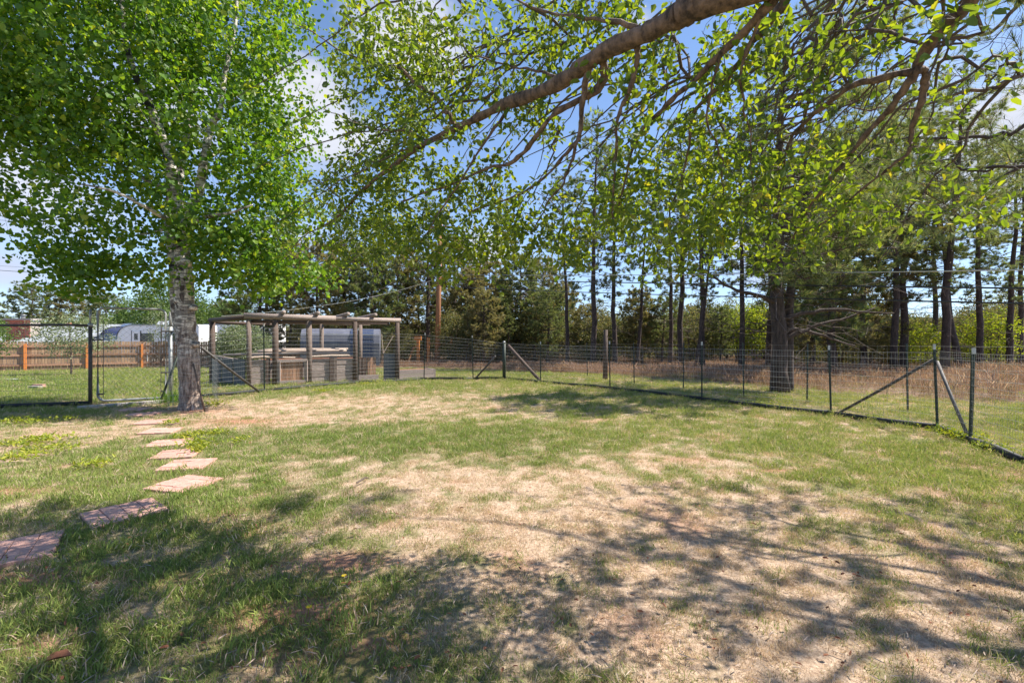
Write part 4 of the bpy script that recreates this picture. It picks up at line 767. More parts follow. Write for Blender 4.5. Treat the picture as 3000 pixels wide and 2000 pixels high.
# far wood (stuff)
def far_wood():
    rg = np.random.default_rng(101); n = 900; y = rg.uniform(58, 190, n); x = rg.uniform(-1.4, 1.4, n)*y; z = ter(x, y)
    hz_ = -1.5+sstep(110, 300, y)*(8+16*fbm(x*.008+3, y*.004, 4)); z = np.where(y > 115, np.maximum(z, hz_), z)
    srcs = []
    for k in range(3):
        c = rand_unit(160, rg)*rg.uniform(.3, 1, (160, 1))**.5*np.array([2., 2., 2.3])+np.array([0, 0, 2.4]); lf = MB(); clump_leaves(lf, c, 7, .25, .3, .8, rg)
        srcs.append(bpy.data.objects.new('w', lf.mesh('far_tree', M['scrub'] if k else M['fresh_leaf'])))
    scatter('distant_woods', srcs, np.stack([x, y, z-.3], 1), rg.random(n)*6, rg.uniform(.7, 1.4, n), rg.integers(0, 3, n), rg.random(n), rg.random(n), tilt=.05)
far_wood()
# young trees inside the yard
c = at(209, 1101); broadleaf('young_fruit_tree', 'small round silvery-green fruit tree on the lawn behind the wire fence', c, 2.55, 1.35, 260, 20, .06, 'silver_leaf', 111, None, .27, 1, bark='bark_twig', sig=.12)
c = at(472, 1075); broadleaf('sapling', 'thin light green sapling behind the right gate post', c, 4.6, 1.0, 90, 16, .08, 'silver_leaf', 112, None, .25, 1, bark='bark_twig', sig=.15)
c = at(-20, 1100); broadleaf('young_tree', 'small green tree cut by the left picture edge in front of the plank fence', c, 2.3, .6, 80, 18, .07, 'fresh_leaf', 113, None, .3, 1, bark='bark_twig', sig=.12)
x = (712-1500)/F*19; broadleaf('garden_shrub', 'dense upright light green shrub growing inside behind the enclosure mesh', (x, 19, T(x, 19)), 2.1, 1.15, 460, 30, .06, 'silver_leaf', 114, None, .02, 5, cat='shrub', bark='bark_twig', sig=.12)
x = (1120-1500)/F*19

# ------------------------------------------------------------------ wire fences
def wire_run(a, b, za, zb, h0, h1, mb, vs=.0508, hs=.1016, rh=.0016, rv=.0011):
    a = np.array(a, float); b = np.array(b, float); l = np.linalg.norm(b-a); n = max(2, int(l/vs)); k = 0
    nh = int(min(h0, h1)/hs)
    for j in range(nh+1):
        f = j/nh; p = a+np.array([0, 0, .02+f*(h0-.02)]); q = b+np.array([0, 0, .02+f*(h1-.02)]); sg = np.array([0, 0, -.012]); mb.tube([p, (p+q)/2+sg*rng.uniform(-.5, 1), q], rh, 3, False)
    for i in range(n+1):
        f = i/n; p = a+(b-a)*f; h = h0+(h1-h0)*f; mb.tube([p+np.array([0, 0, .02]), p+np.array([0, 0, h])], rv, 3, False)
def t_post(parent, c, h, tip=True, r=.02, lean=(0, 0)):
    m = MB(); e = c+Vector((lean[0], lean[1], h)); m.bar(c-Vector((0, 0, .1)), e, r*2, .008, (0, 1, 0)); m.bar(c-Vector((0, 0, .1))+Vector((0, .012, 0)), e+Vector((0, .012, 0)), .008, r*1.4, (0, 1, 0))
    for k in range(int(h/.08)): m.box(c+Vector((lean[0], lean[1], 0))*(k*.08/h)+Vector((0, -.008, k*.08)), (.012, .01, .02))
    o = m.build('post', M['t_post'], parent)
    if tip: t = MB(); t.bar(e-Vector((0, 0, .075)), e+Vector((0, 0, .003)), r*2+.004, .012, (0, 1, 0)); t.build('post_tip', M['white_tip'], o)
    return o
def fence(label, pts, posts, hfun, edging=True, mesh=True, tip=True, top_rail=None, post_r=.0155):
    base = Vector(pts[0]); t = thing('wire_fence', label, 'fence', base)
    for i in range(len(pts)-1):
        a, b = Vector(pts[i]), Vector(pts[i+1])
        if mesh: m = MB(); wire_run(a, b, a.z, b.z, hfun(a), hfun(b), m, *(((.1524, .2, .0013, .0008) if not edging and not tip else (.0508, .1016, .0023, .0011)))); m.build('mesh_panel', M['wire'], t)
        if edging:
            n = max(2, int((b-a).length/.5)); p = [a+(b-a)*(k/n)+Vector((rng.normal(0, .012), rng.normal(0, .012), .045+rng.normal(0, .008))) for k in range(n+1)]; MB().tube(p, .045, 6).build('edging', M['edging'], t, smooth=True)
    for p, h in posts: t_post(t, Vector(p), h+random.uniform(-.03, .04), tip, post_r, (random.uniform(-.035, .035), random.uniform(-.03, .03)))
    return t
GP = {px: at(px, py) for px, py in [(592,1165),(775,1148),(1049,1124),(1242,1114),(1386,1112),(1478,1111),(1584,1121),(1787,1140),(2056,1173),(2435,1218),(2748,1261),(2842,1295),(3000,1357)]}
HT = {592:1.5,775:1.72,1049:1.68,1242:1.58,1386:1.42,1478:1.3,1584:1.25,1787:1.22,2056:1.2,2435:1.19,2748:1.17,2842:1.18,3000:1.2}
hx_ = sorted(HT); hfx = [GP[k].x for k in hx_[:10]]; hfy = [HT[k] for k in hx_[:10]]
hf = lambda v: float(np.interp(v.x, hfx, hfy))-.06
keys = sorted(GP)
fA = fence('tall welded wire fence running from the aspen past the garden enclosure to the far corner', [GP[k] for k in keys[:6]], [(GP[k], hf(GP[k])+.1) for k in (775,1049,1242,1386,1478)], hf)
fB = fence('low welded wire fence along the shaded back lawn from far corner to right braced post', [GP[k] for k in keys[5:11]], [(GP[k], hf(GP[k])+.12) for k in (1584,1787,2056,2435,2748)], hf)
e = Vector((5.3, 3.2, 0)); fC = fence('near wire fence at the right edge turning towards the camera', [GP[2748], GP[2842], GP[3000], e], [(GP[2842], 1.2), (e, 1.25)], lambda v: 1.15, post_r=.022)
OP = [at(*p) for p in ((1180,1088),(1407,1082),(1492,1083),(1601,1088),(1721,1105),(1858,1125),(2002,1140),(2179,1160),(2364,1177),(2660,1206),(3050,1240))]
fD = fence('outer wire fence behind the back lawn fence, its thin posts set in dry grass', OP, [(p, 1.28) for p in OP[1:]], lambda v: 1.22, edging=False, tip=False, post_r=.015)
LG = at(265, 1187); LE = at(-420, 1212); RG = at(500, 1172)
fE = fence('wire mesh fence with dark top rail left of the chain-link gate', [LE, LG], [(at(-150, 1202), 1.62)], lambda v: 1.6, tip=False)
a, b = LE+Vector((0, 0, 1.62)), LG+Vector((0, 0, 1.62)); p = [a+(b-a)*f+Vector((0, 0, .012*math.sin(f*9))) for f in np.linspace(0, 1, 12)]; MB().tube(p, .024, 8).build('top_rail', M['dark_pipe'], fE, smooth=True)
# gate posts, gate
t = thing('gate_post', 'dark steel gate post carrying the latch, left of the chain-link gate', 'post', LG); MB().tube([LG-Vector((0,0,.1)), LG+Vector((0,0,1.62))], .034, 12).build('tube', M['dark_pipe'], t, smooth=True); MB().tube([LG+Vector((0,0,1.6)), LG+Vector((0,0,1.67))], .042, 12).build('cap', M['galv'], t, smooth=True); MB().tube([LG+Vector((0,0,1.67)), LG+Vector((0,0,1.95))], .018, 10).build('upper_tube', M['galv'], t, smooth=True)
t = thing('gate_post', 'grey-green hinge post between the chain-link gate and the aspen trunk', 'post', RG); MB().tube([RG-Vector((0,0,.1)), RG+Vector((0,0,1.62))], .036, 12).build('tube', M['galv'], t, smooth=True); MB().tube([RG+Vector((0,0,1.6)), RG+Vector((0,0,1.95))], .03, 12).build('upper_tube', M['galv'], t, smooth=True)
def gate():
    g0 = at(287, 1184); g1 = at(486, 1173); g0.z = g1.z = .07; H = 1.93; t = thing('chain_link_gate', 'tall galvanised chain-link gate with rounded corners, closed across the brick path', 'gate', (g0+g1)/2)
    u = (g1-g0); w = u.length; u.normalize(); up = Vector((0, 0, 1)); r = .13; pts = []
    for cx, cz, a0 in ((r, r, 180), (w-r, r, 270), (w-r, H-r, 0), (r, H-r, 90)):
        for k in range(7): a = R(a0+15*k); pts.append(g0+u*(cx+r*math.cos(a))+up*(cz+r*math.sin(a)))
    pts.append(pts[0]); pts.append(pts[1]); MB().tube(pts, .024, 10).build('frame', M['galv'], t, smooth=True)
    for f in (.085, w-.085): MB().tube([g0+u*f+up*.06, g0+u*f+up*(H-.25)], .006, 6).build('tension_bar', M['dark_pipe'], t)
    m = MB(); s = .115; x0, x1, z0, z1 = .07, w-.07, .05, H-.3
    for sg in (1, -1):
        k = -40
        while k < 60:
            c = k*s/2*2 ; pa = None; P0 = []
            for zz in (z0, z1):
                P0.append((c+sg*(zz-z0), zz))
            (xa, za), (xb, zb) = P0
            ts = [0, 1]; dx = xb-xa
            t0 = (x0-xa)/dx; t1 = (x1-xa)/dx; lo, hi = max(0, min(t0, t1)), min(1, max(t0, t1))
            if hi-lo > .02: m.tube([g0+u*(xa+dx*lo)+up*(za+(zb-za)*lo), g0+u*(xa+dx*hi)+up*(za+(zb-za)*hi)], .002, 3, False)
            k += 1
    m.build('chain_link', M['wire'], t)
    for z, (p, q) in ((1.62*.78, (g0-u*.1, g0+u*.09)), (1.45, (g1-u*.09, g1+u*.14)), (.55, (g1-u*.09, g1+u*.14)), (.14, (g1-u*.09, g1)), (.14, (g0, g0+u*.09))): MB().bar(p+up*z, q+up*z, .05, .03).build('hinge' if z != 1.62*.78 else 'latch', M['dark_pipe'], t)
gate()
a, b = at(228, 1199), at(492, 1178); kb = MB(); n = 10
for i in range(n): p = a+(b-a)*(i/n); q = a+(b-a)*((i+.97)/n); p.z = q.z = .025; kb.bar(p, q, .16, .07)
tag(kb.build('kerb_strip', M['concrete']), 'low concrete threshold strip lying under the chain-link gate', 'kerb')
# braces
def brace(label, p, q, r, mat, cat='brace pole'):
    tag(MB().tube([p, (p+q)/2+Vector((0, 0, -.01)), q], r, 9).build('brace_pole', M[mat], smooth=True), label, cat)
k = GP[592]; a = Vector((at(586,1200).x, 9.4, 1.2)); q = at(762, 1152); brace('dark diagonal pipe brace running from the aspen trunk down to the fence foot', P(590,1018,9.6), q+Vector((0,0,.03)), .028, 'dark_pipe')
brace('short diagonal brace left of the far fence corner', P(1452,1042,15.3), at(1393,1111)+Vector((0,0,.04)), .03, 'dark_pipe')
brace('stout weathered wooden brace pole right of the far fence corner', P(1489,1012,15.4), at(1582,1119)+Vector((0,0,.05)), .055, 'brown_wood')
brace('long dark diagonal brace crossing the mesh left of the right corner post', P(2738,1051,6.75), at(2455,1217)+Vector((0,0,.04)), .022, 'dark_pipe')
brace('galvanised corner brace leaning down to the post at the right', P(2745,1058,6.6), at(2836,1290)+Vector((0,0,.05)), .02, 'galv_dull')
cp = at(1477, 1111); t = thing('corner_post', 'green-painted wooden corner post at the far fence corner', 'post', cp); MB().tube([cp, cp+Vector((0,0,1.25))], [.06, .055], 9).build('stake', M['t_post'], t, smooth=True); MB().tube([cp+Vector((0,0,1.25)), cp+Vector((0,0,1.32))], [.06, .03], 9).build('cap', M['galv'], t, smooth=True)
cp = at(1773, 1112); tag(MB().tube([cp, cp+Vector((.02,0,1.7))], [.085, .07], 9).build('wooden_post', M['brown_wood'], smooth=True), 'old round brown wooden post standing in the dry grass between pines', 'post')
# stake leaning by the gate and tree guard
a = at(538, 1172); brace('dark stake leaning between the hinge post and the aspen trunk', Vector((at(505,1172).x, 9.7, 0)), P(520, 1045, 9.7), .022, 't_post', 'stake')
a = at(560, 1196); brace('thin dark stick leaning against the front of the aspen trunk', Vector((-5.68, 8.42, 0)), P(566, 1065, 8.45), .016, 'bark_twig', 'stick')
def guard():
    B = aspen.location; m = MB(); r = .34
    for z in np.arange(.05, 1.05, .12): m.tube([B+Vector((r*math.cos(a), r*math.sin(a), z+.02*math.sin(a*3))) for a in np.linspace(R(175), R(372), 14)], .0028, 3, False)
    for a in np.linspace(R(175), R(372), 11): m.tube([B+Vector((r*math.cos(a), r*math.sin(a), .03)), B+Vector((r*math.cos(a)*1.03, r*math.sin(a)*1.03, 1.03))], .0022, 3, False)
    t = thing('tree_guard', 'loose wire mesh guard wrapped round the foot of the aspen trunk', 'tree guard', B); m.build('wire_mesh', M['wire'], t)
    m = MB(); p0 = at(592, 1163); p1 = at(622, 1160)
    a = np.array(B+Vector((.35, .3, 0))); b = np.array(tuple(p1)); wire_run(a, b, 0, 0, 1.0, 1.0, m, .12, .12, .0025, .0018); m.build('loose_end', M['wire'], t)
guard()

# ------------------------------------------------------------------ garden enclosure with raised beds
def enclosure():
    Lp, Cp, Rp = at(622, 1121), at(724, 1133), at(1164, 1114); Lp.z = Cp.z = Rp.z = 0
    t = thing('garden_enclosure', 'weathered timber garden enclosure with log roof beams around raised beds', 'garden enclosure', Cp)
    u = (Rp-Cp); Lf = u.length; u.normalize(); v = Vector((-u.y, u.x, 0)); up = Vector((0, 0, 1)); w = (Lp-Cp); Ls = w.length; w.normalize()
    Q = lambda a, b, z: Cp+u*a+v*b+up*z
    fx = lambda px: ((px-1500)/F*Cp.y-Cp.x)/(u.x-(px-1500)/F*u.y)     # distance along the front for a pixel column
    Ht = 2.03
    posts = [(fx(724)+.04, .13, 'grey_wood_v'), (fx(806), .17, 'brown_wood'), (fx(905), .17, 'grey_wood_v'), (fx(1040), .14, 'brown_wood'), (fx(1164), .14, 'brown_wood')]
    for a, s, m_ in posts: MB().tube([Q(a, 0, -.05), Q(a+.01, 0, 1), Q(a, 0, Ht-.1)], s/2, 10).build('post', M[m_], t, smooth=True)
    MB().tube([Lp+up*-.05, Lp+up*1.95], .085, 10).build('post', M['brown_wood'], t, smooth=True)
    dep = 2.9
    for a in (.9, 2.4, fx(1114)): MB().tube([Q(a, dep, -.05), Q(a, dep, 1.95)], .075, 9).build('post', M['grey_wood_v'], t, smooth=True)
    b2 = Lp+u*.3+v*1.8
    MB().tube([Q(-.08, -.02, Ht+.0), Q(Lf*.55, -.02, Ht-.015)], .085, 12).build('beam', M['grey_wood'], t, smooth=True)
    MB().tube([Q(Lf*.5, .02, Ht-.03), Q(Lf+.12, .02, Ht-.02)], .07, 12).build('beam', M['grey_wood'], t, smooth=True)
    MB().tube([Q(.05, .06, Ht-.15), Q(Lf*.94, .06, Ht-.13)], .05, 10).build('beam', M['brown_wood'], t, smooth=True)
    MB().tube([Lp+w*.15+up*1.97, Cp+up*1.99], .07, 10).build('beam', M['brown_wood'], t, smooth=True)
    MB().tube([Lp+up*1.9, Lp+(Q(.9, dep, 0)-Lp)*1+up*1.9], .05, 9).build('beam', M['brown_wood'], t, smooth=True)
    MB().tube([Q(.7, dep, 1.97), Q(Lf-.2, dep, 1.97)], .06, 10).build('beam', M['grey_wood'], t, smooth=True)
    for px in (830, 930, 1017, 1096): a = fx(px); MB().tube([Q(a, -.2, Ht+.13), Q(a-.1, 1.5, Ht+.1), Q(a-.15, dep+.2, Ht+.06)], [.058, .056, .05], 10).build('log_rafter', M['grey_wood'], t, smooth=True)
    # front boards
    pl = MB().box((0, 0, 0), (1, .04, .175)).mesh('board', M['grey_wood'])
    ang = math.atan2(u.y, u.x)
    def boards(a0, a1, n, z0=.03, hgt=.185, back=.05, mat=None):
        for j in range(n):
            c = Q((a0+a1)/2, back+random.uniform(-.006, .006), z0+hgt*(j+.5)); link('board', pl, t, c-t.location, (random.uniform(-.015, .015), random.uniform(-.006, .006), ang), (a1-a0, 1, hgt/.185))
    boards(fx(728)+.05, fx(790), 4); boards(fx(910), fx(966), 4); boards(fx(976), fx(1036), 4); boards(fx(1045), fx(1110), 1)
    for px, m_ in ((786, 'brown_wood'), (971, 'brown_wood'), (982, 'grey_wood_v')): a = fx(px); MB().box(Q(a, .01, .4), (.1, .07, .8), np.array([tuple(u), tuple(v), (0, 0, 1)])).build('batten', M[m_], t)
    # top rails of the beds
    for z, b, a0, a1 in ((.82, .0, .05, fx(800)), (.84, .02, fx(905), fx(1035)), (.9, .35, .1, fx(1030)), (.98, .8, .3, fx(1030)), (1.0, 1.5, .3, fx(1040)), (1.02, 2.2, .5, fx(1060))):
        MB().tube(wob(smooth_path([Q(a0, b, z), Q((a0+a1)/2, b, z+.02), Q(a1, b, z+.01)], 4), .015, int(z*100)), .036, 8).build('rail', M['pale_pole'], t, smooth=True)
    MB().tube([Lp+up*.86, Cp+v*.25+up*.72], .03, 8).build('rail', M['pale_pole'], t, smooth=True); MB().tube([Lp+u*.3+up*.87, Q(1.6, 1.3, .93)], .034, 8).build('rail', M['pale_pole'], t, smooth=True)
    MB().tube([Q(.2, .1, .84), Q(1.3, .6, .8)], .026, 8).build('rail', M['pale_pole'], t, smooth=True)
    # bed bodies (inner boards and soil)
    for b in (.75, 1.45, 2.15):
        for j in range(3): link('board', pl, t, Q(1.9, b, .15+.19*j+.1)-t.location, (0, 0, ang), (3.1, 1, 1))
    MB().box(Q(1.9, 1.1, .72), (3.0, .62, .05), np.array([tuple(u), tuple(v), (0, 0, 1)])).build('soil', M['dry_leaf'], t)
    # left side panels
    aw = math.atan2(w.y, w.x)
    for i in range(3):
        s0, s1 = i/3*Ls+.05, (i+1)/3*Ls-.03; c = Cp+w*((s0+s1)/2)+up*.4; wn_ = Vector((w.y, -w.x, 0))
        MB().box(c-wn_*.03, (s1-s0, .03, .78), np.array([tuple(w), tuple(wn_), (0, 0, 1)])).build('side_panel', M['panel_shade_blue'], t); MB().box(Cp+w*s1+up*.4, (.07, .06, .82), np.array([tuple(w), tuple(wn_), (0, 0, 1)])).build('batten', M['brown_wood'], t)
    # gate of the enclosure: frame with cedar pickets
    a0, a1 = fx(812), fx(900); ax = np.array([tuple(u), tuple(v), (0, 0, 1)]); o = None
    fr = MB(); 
    for (x0, z0, x1, z1) in ((a0, .1, a1, .1), (a0, .72, a1, .74), (a0+.04, .1, a0+.04, .72), (a1-.04, .1, a1-.04, .72)): fr.bar(Q(x0, -.07, z0), Q(x1, -.07, z1), .05, .09)
    d = fr.build('door', M['grey_wood'], t)
    pk = MB().box((0, 0, 0), (.085, .02, .56)).mesh('picket', M['cedar'])
    n = int((a1-a0-.1)/.092)
    for i in range(n): link('picket', pk, d, Q(a0+.09+.092*i, -.035, .41)-t.location, (0, 0, ang))
    MB().bar(Q(a0-.05, -.03, .02), Q(a1+.1, -.03, .02), .09, .08).build('sill', M['cedar'], t)
    n = int((fx(1112)-fx(1046))/.1)
    for i in range(n): link('picket', pk, t, Q(fx(1046)+.1*i+.05, .4, .45)-t.location, (0, 0, ang), (1, 1, 1.15))
    MB().box(Q(Lf-.22, .1, .45), (.42, .03, .9), ax).build('side_panel', M['panel_shade_blue'], t)  # right end of the front; its bluish shade is in the panel colour
    # bent pipe stakes
    MB().tube([Q(fx(1130), .3, .9), Q(fx(1160), .3, 1.5)], .014, 6).build('stake', M['pale_pole'], t); MB().tube([Q(fx(1130), .3, .9), Q(fx(1125), .3, 1.55)], .014, 6).build('stake', M['pale_pole'], t)
    m = MB(); wire_run(Q(0, .03, 0), Q(Lf, .03, 0), 0, 0, 1.93, 1.93, m, .1, .1, .0012, .0009); m.build('wire_mesh', M['wire'], t)
    # low planter at the right foot
    c = at(1200, 1108); t2 = thing('low_planter', 'low grey timber planter box at the right foot of the enclosure', 'planter', c)
    for z in (.09, .26): MB().box(c+up*z+v*-.5, (1.5, .05, .16), ax).build('board', M['grey_wood'], t2)
    MB().box(c+up*.17+u*.75, (.05, 1.05, .33), ax).build('board', M['grey_wood'], t2); MB().box(c+up*.28, (1.4, .9, .05), ax).build('soil', M['dry_leaf'], t2)
enclosure()
# covered grey box behind the beds
def tank():
    d = 19.5; a = P(880, 1000, d); b = P(1112, 1000, d+.8); z0 = T(a.x, d); t = thing('covered_trailer', 'long blue-grey rounded cover over a trailer behind the raised beds', 'trailer', (a.x, d, z0))
    u = (b-a); u.z = 0; Lg = u.length; u.normalize(); v = Vector((-u.y, u.x, 0)); prof = [(0, .35), (-.02, 1.35), (.05, 1.7), (.3, 1.95), (.9, 2.0), (1.5, 1.95), (1.75, 1.7), (1.8, .35)]
    def ext(x0, x1, mat, nm, off=0, pr=prof):
        m = MB(); vv = []
        for x in (x0, x1): vv += [tuple(Vector((a.x, d, z0))+u*x+v*(p-off)+Vector((0, 0, h+off*.5))) for p, h in pr]
        n = len(pr); m.add(vv, [(i, i+1, n+i+1, n+i) for i in range(n-1)]); 
        for s in (0, n): m.add([vv[s+i] for i in range(n)]+[tuple(sum((Vector(vv[s+i]) for i in range(n)), Vector())/n)], None, [(i, i+1, n) for i in range(n-1)])
        m.build(nm, M[mat], t)
    ext(0, Lg, 'tank', 'cover'); ext(Lg*.62, Lg*.92, 'tank_dark', 'panel', .03, prof[:3]+[(.3, 1.95)])
    MB().bar(Vector((a.x, d, z0+1.73))+v*.02-v*.05, Vector((a.x, d, z0+1.73))+u*Lg-v*.03, .03, .03).build('top_rail', M['white_tip'], t)
    for x in (.5, Lg-.7):
        c = Vector((a.x, d, z0+.3))+u*x; MB().tube([c-v*.02, c+v*.16], .3, 16).build('wheel', M['rv_dark'], t, smooth=False)
tank()

# ------------------------------------------------------------------ plank fence, house, trailers
def plank_fence():
    A, Bq = Vector((-36, 22.5, 0)), Vector((-15.5, 38.9, 0)); u = (Bq-A).normalized(); L_ = (Bq-A).length; ang = math.atan2(u.y, u.x); nv = Vector((u.y, -u.x, 0))
    t = thing('plank_fence', 'long brown cedar plank fence with orange posts along the far side of the yard', 'fence', (A.x, A.y, T(A.x, A.y)))
    pm = [MB().box((0, 0, 0), (.137, .018, 1.74)).mesh('plank', M['fence_plank']) for _ in range(1)]
    n = int(L_/.145)
    for i in range(n):
        p = A+u*(i*.145); z = T(p.x, p.y); link('plank', pm[0], t, Vector((p.x, p.y, z+.93+random.uniform(-.02, .02)))-t.location, (0, random.uniform(-.008, .008), ang), (random.uniform(.9, 1), 1, 1))
    for i in range(int(L_/2.75)+1):
        p = A+u*(i*2.75)+nv*.11; z = T(p.x, p.y); MB().box((p.x, p.y, z+.8), (.12, .12, 1.7), np.array([tuple(u), tuple(nv), (0, 0, 1)])).build('post', M['orange_post'], t)
    for h in (.35, .95, 1.5):
        for i in range(int(L_/2.75)): a = A+u*(i*2.75+.07)+nv*.045; b = A+u*((i+1)*2.75-.07)+nv*.045; a.z = T(a.x, a.y)+h; b.z = T(b.x, b.y)+h; MB().bar(a, b, .05, .11).build('rail', M['cedar'], t)
plank_fence()
def house():
    y0 = 42; O = Vector(((60-1500)/F*y0, y0, -1.7)); t = thing('house', 'low grey-roofed house behind the plank fence at the far left', 'house', O)
    X0, X1 = -49.5, -33.0
    MB().box(((X0+X1)/2, y0+4.5, -.35), (X1-X0-1.2, 8, 2.7)).build('wall', M['house_wall'], t)
    m = MB(); ze, zr = 1.15, 3.05; m.add([(X0,y0,ze),(X1,y0,ze),(X1-3,y0+4.5,zr),(X0+1,y0+4.5,zr),(X0,y0+9,ze),(X1,y0+9,ze),(X0,y0,ze-.14),(X1,y0,ze-.14),(X1,y0+9,ze-.14),(X0,y0+9,ze-.14)], [(0,1,2,3),(3,2,5,4),(0,6,7,1),(1,7,8,5),(4,5,8,9),(6,9,8,7)], [(1,5,2),(0,3,4)]); rf = m.build('roof', M['shingle'], t)
    m = MB(); m.add([(-44,y0-3,1.1),(-37.5,y0-3,1.1),(-39,y0+1.5,2.45),(-42.8,y0+1.5,2.45),(-44,y0-3,.98),(-37.5,y0-3,.98)], [(0,1,2,3),(0,4,5,1)]); m.build('roof', M['shingle'], t)
    cx0, cx1 = (22-1500)/F*41, (94-1500)/F*41; cz = 3.25
    ch = MB().box(((cx0+cx1)/2, 41.3, 1.2), (cx1-cx0-.02, .88, 3.9)).build('chimney', M['mortar'], t)
    bme = MB().box((0, 0, 0), (.36, .05, .105)).mesh('brick', M['chimney_brick']); rows = 18; cols = 6
    for j in range(rows):
        for i in range(cols):
            x = cx0+.18+(i+(.5 if j % 2 else 0))*((cx1-cx0)/cols); 
            if x > cx1-.1: x = cx1-.1; sc_ = .55
            else: sc_ = .98
            link('brick', bme, ch, Vector((x, 40.85, cz-.1-j*.125))-t.location, (0, 0, 0), (sc_, 1, 1))
    MB().box(((cx0+cx1)/2, 41.3, cz+.04), (cx1-cx0+.3, 1.15, .14)).build('cap', M['concrete'], t)
    MB().tube([((cx0+cx1)/2, 41.3, cz+.1), ((cx0+cx1)/2, 41.3, cz+.42)], .14, 10).build('flue', M['galv'], t, smooth=True); MB().tube([((cx0+cx1)/2, 41.3, cz+.42), ((cx0+cx1)/2, 41.3, cz+.5)], [.24, .1], 10).build('flue_cap', M['galv'], t, smooth=True)
    MB().box(((203-1500)/F*41.5, 41.5, 2.85), (.25, .25, .25)).build('vent', M['pink'], t)
house()
def trailer(name, label, x0, x1, y, zt, zb, nose, mats, door, seed=0):
    """caravan with a rounded nose at the left; profile extruded across the width"""
    t = thing(name, label, 'caravan', (x0, y, zb-.45)); W_ = 2.4
    pr = [(x1, zb), (x1, zt-.12), (x1-.12, zt)]
    for k in range(0, 9): a = R(90+90*k/8); pr.append((x0+nose+nose*math.cos(a), zt-nose*.75+nose*.75*math.sin(a)))
    pr += [(x0+.1, zb+.5), (x0+.45, zb)]; n = len(pr); vv = [(x, y, z) for x, z in pr]+[(x, y+W_, z) for x, z in pr]
    m = MB(); m.add(vv, [(i, (i+1) % n, n+(i+1) % n, n+i) for i in range(n)]); cx = (x0+x1)/2; cz = (zt+zb)/2
    for s, yy in ((0, y), (n, y+W_)): m.add([vv[s+i] for i in range(n)]+[(cx, yy, cz)], None, [(i, (i+1) % n, n) for i in range(n)])
    body = m.build('body', M[mats[0]], t)
    tr_ = [Vector((p[0], y-.015, p[1]-.06)) for p in pr[1:-2]]; MB().tube(tr_, .03, 5).build('roof_trim', M['rv_dark'], t)
    MB().box(((x0+x1)/2+.3, y-.012, zb+.42), (x1-x0-.9, .016, .2)).build('stripe', M[mats[1]], t)
    if door: 
        d = MB().box((door, y-.03, zb+1.05), (.72, .04, 1.85)).build('door', M['rv_white'], t); MB().box((door, y-.056, zb+1.5), (.3, .012, .55)).build('window', M['glass'], d)
        m = MB(); 
        for dx in (-.38, .38): m.box((door+dx, y-.035, zb+1.05), (.05, .05, 1.95))
        m.build('door_frame', M['rv_dark'], d)
    for wx in np.arange(x0+2.6, x1-.8, 2.3):
        if door and abs(wx-door) < .9: continue
        wdw = MB().box((wx, y-.02, zb+1.45), (1.0, .03, .6)).build('window', M['glass'], t); MB().box((wx, y-.012, zb+1.45), (1.1, .02, .7)).build('frame', M['rv_dark'], wdw)
    ac = MB(); ac.add([(cx-.7,y+.7,zt-.02),(cx+.7,y+.7,zt-.02),(cx+.7,y+1.7,zt-.02),(cx-.7,y+1.7,zt-.02),(cx-.55,y+.8,zt+.3),(cx+.6,y+.8,zt+.36),(cx+.6,y+1.6,zt+.36),(cx-.55,y+1.6,zt+.3)], [(0,1,5,4),(1,2,6,5),(2,3,7,6),(3,0,4,7),(4,5,6,7)]); ac.build('roof_unit', M['rv_white'], t)
    for wx in (cx-.45, cx+.5): MB().tube([(wx, y+.05, zb-.05), (wx, y+.28, zb-.05)], .36, 16).build('wheel', M['rv_dark'], t)
    return t
xx = lambda px, y: (px-1500)/F*y
trailer('white_caravan', 'long white caravan with black roof trim parked behind the plank fence at the gate', xx(343, 39), xx(583, 39), 39, 2.75, .2, 1.3, ('rv_white', 'rv_grey'), xx(400, 39))
trailer('white_caravan', 'second white and grey caravan seen between aspen trunk and garden enclosure', xx(586, 43), xx(800, 43), 43, 2.95, .2, .5, ('rv_white', 'rv_grey'), xx(612, 43))
trailer('motorhome', 'violet-blue fronted motorhome half hidden by the white caravan', xx(292, 44), xx(420, 44), 44, 2.75, .2, 1.5, ('rv_blue', 'rv_white'), None)

# ------------------------------------------------------------------ pole, cables, play frame, small things
pb = Vector((xx(1281, 34), 34, -.5)); t = thing('utility_pole', 'tall reddish-brown wooden utility pole beyond the enclosure', 'utility pole', pb)
MB().tube([pb-Vector((0,0,.3)), pb+Vector((.1,0,5)), pb+Vector((.27,0,11.2))], [.21, .18, .14], 14).build('shaft', M['pole_wood'], t, smooth=True)
for z in (5.9, 6.5, 7.6): MB().tube([pb+Vector((.05,-.16,z)), pb+Vector((.4,-.35,z))], .02, 6).build('bracket', M['dark_pipe'], t)
MB().bar(pb+Vector((-.9,-.2,10.3)), pb+Vector((1.3,-.2,10.3)), .1, .12).build('crossarm', M['pole_wood'], t)
MB().tube([pb+Vector((.2,-.3,6.9)), pb+Vector((.22,-.3,7.5))], .12, 10).build('junction_box', M['galv'], t)
def cable(label, a, b, sag, r, mat, n=24):
    f = np.linspace(0, 1, n)[:, None]; p = np.array(a)*(1-f)+np.array(b)*f; p[:, 2] -= (4*sag*f*(1-f))[:, 0]; tag(MB().tube(p, r, 5).build('overhead_cable', M[mat]), label, 'cable', 'overhead cables on the utility pole')
top = lambda py, dx=.3: (pb.x+dx, 33.8, CAM_H+(1000-py)/F*33.8)
cable('black cable, upper of the two dark ones crossing the pines to the right edge', top(813), (11.4, 2.5, 1.5), .1, .017, 'cable')
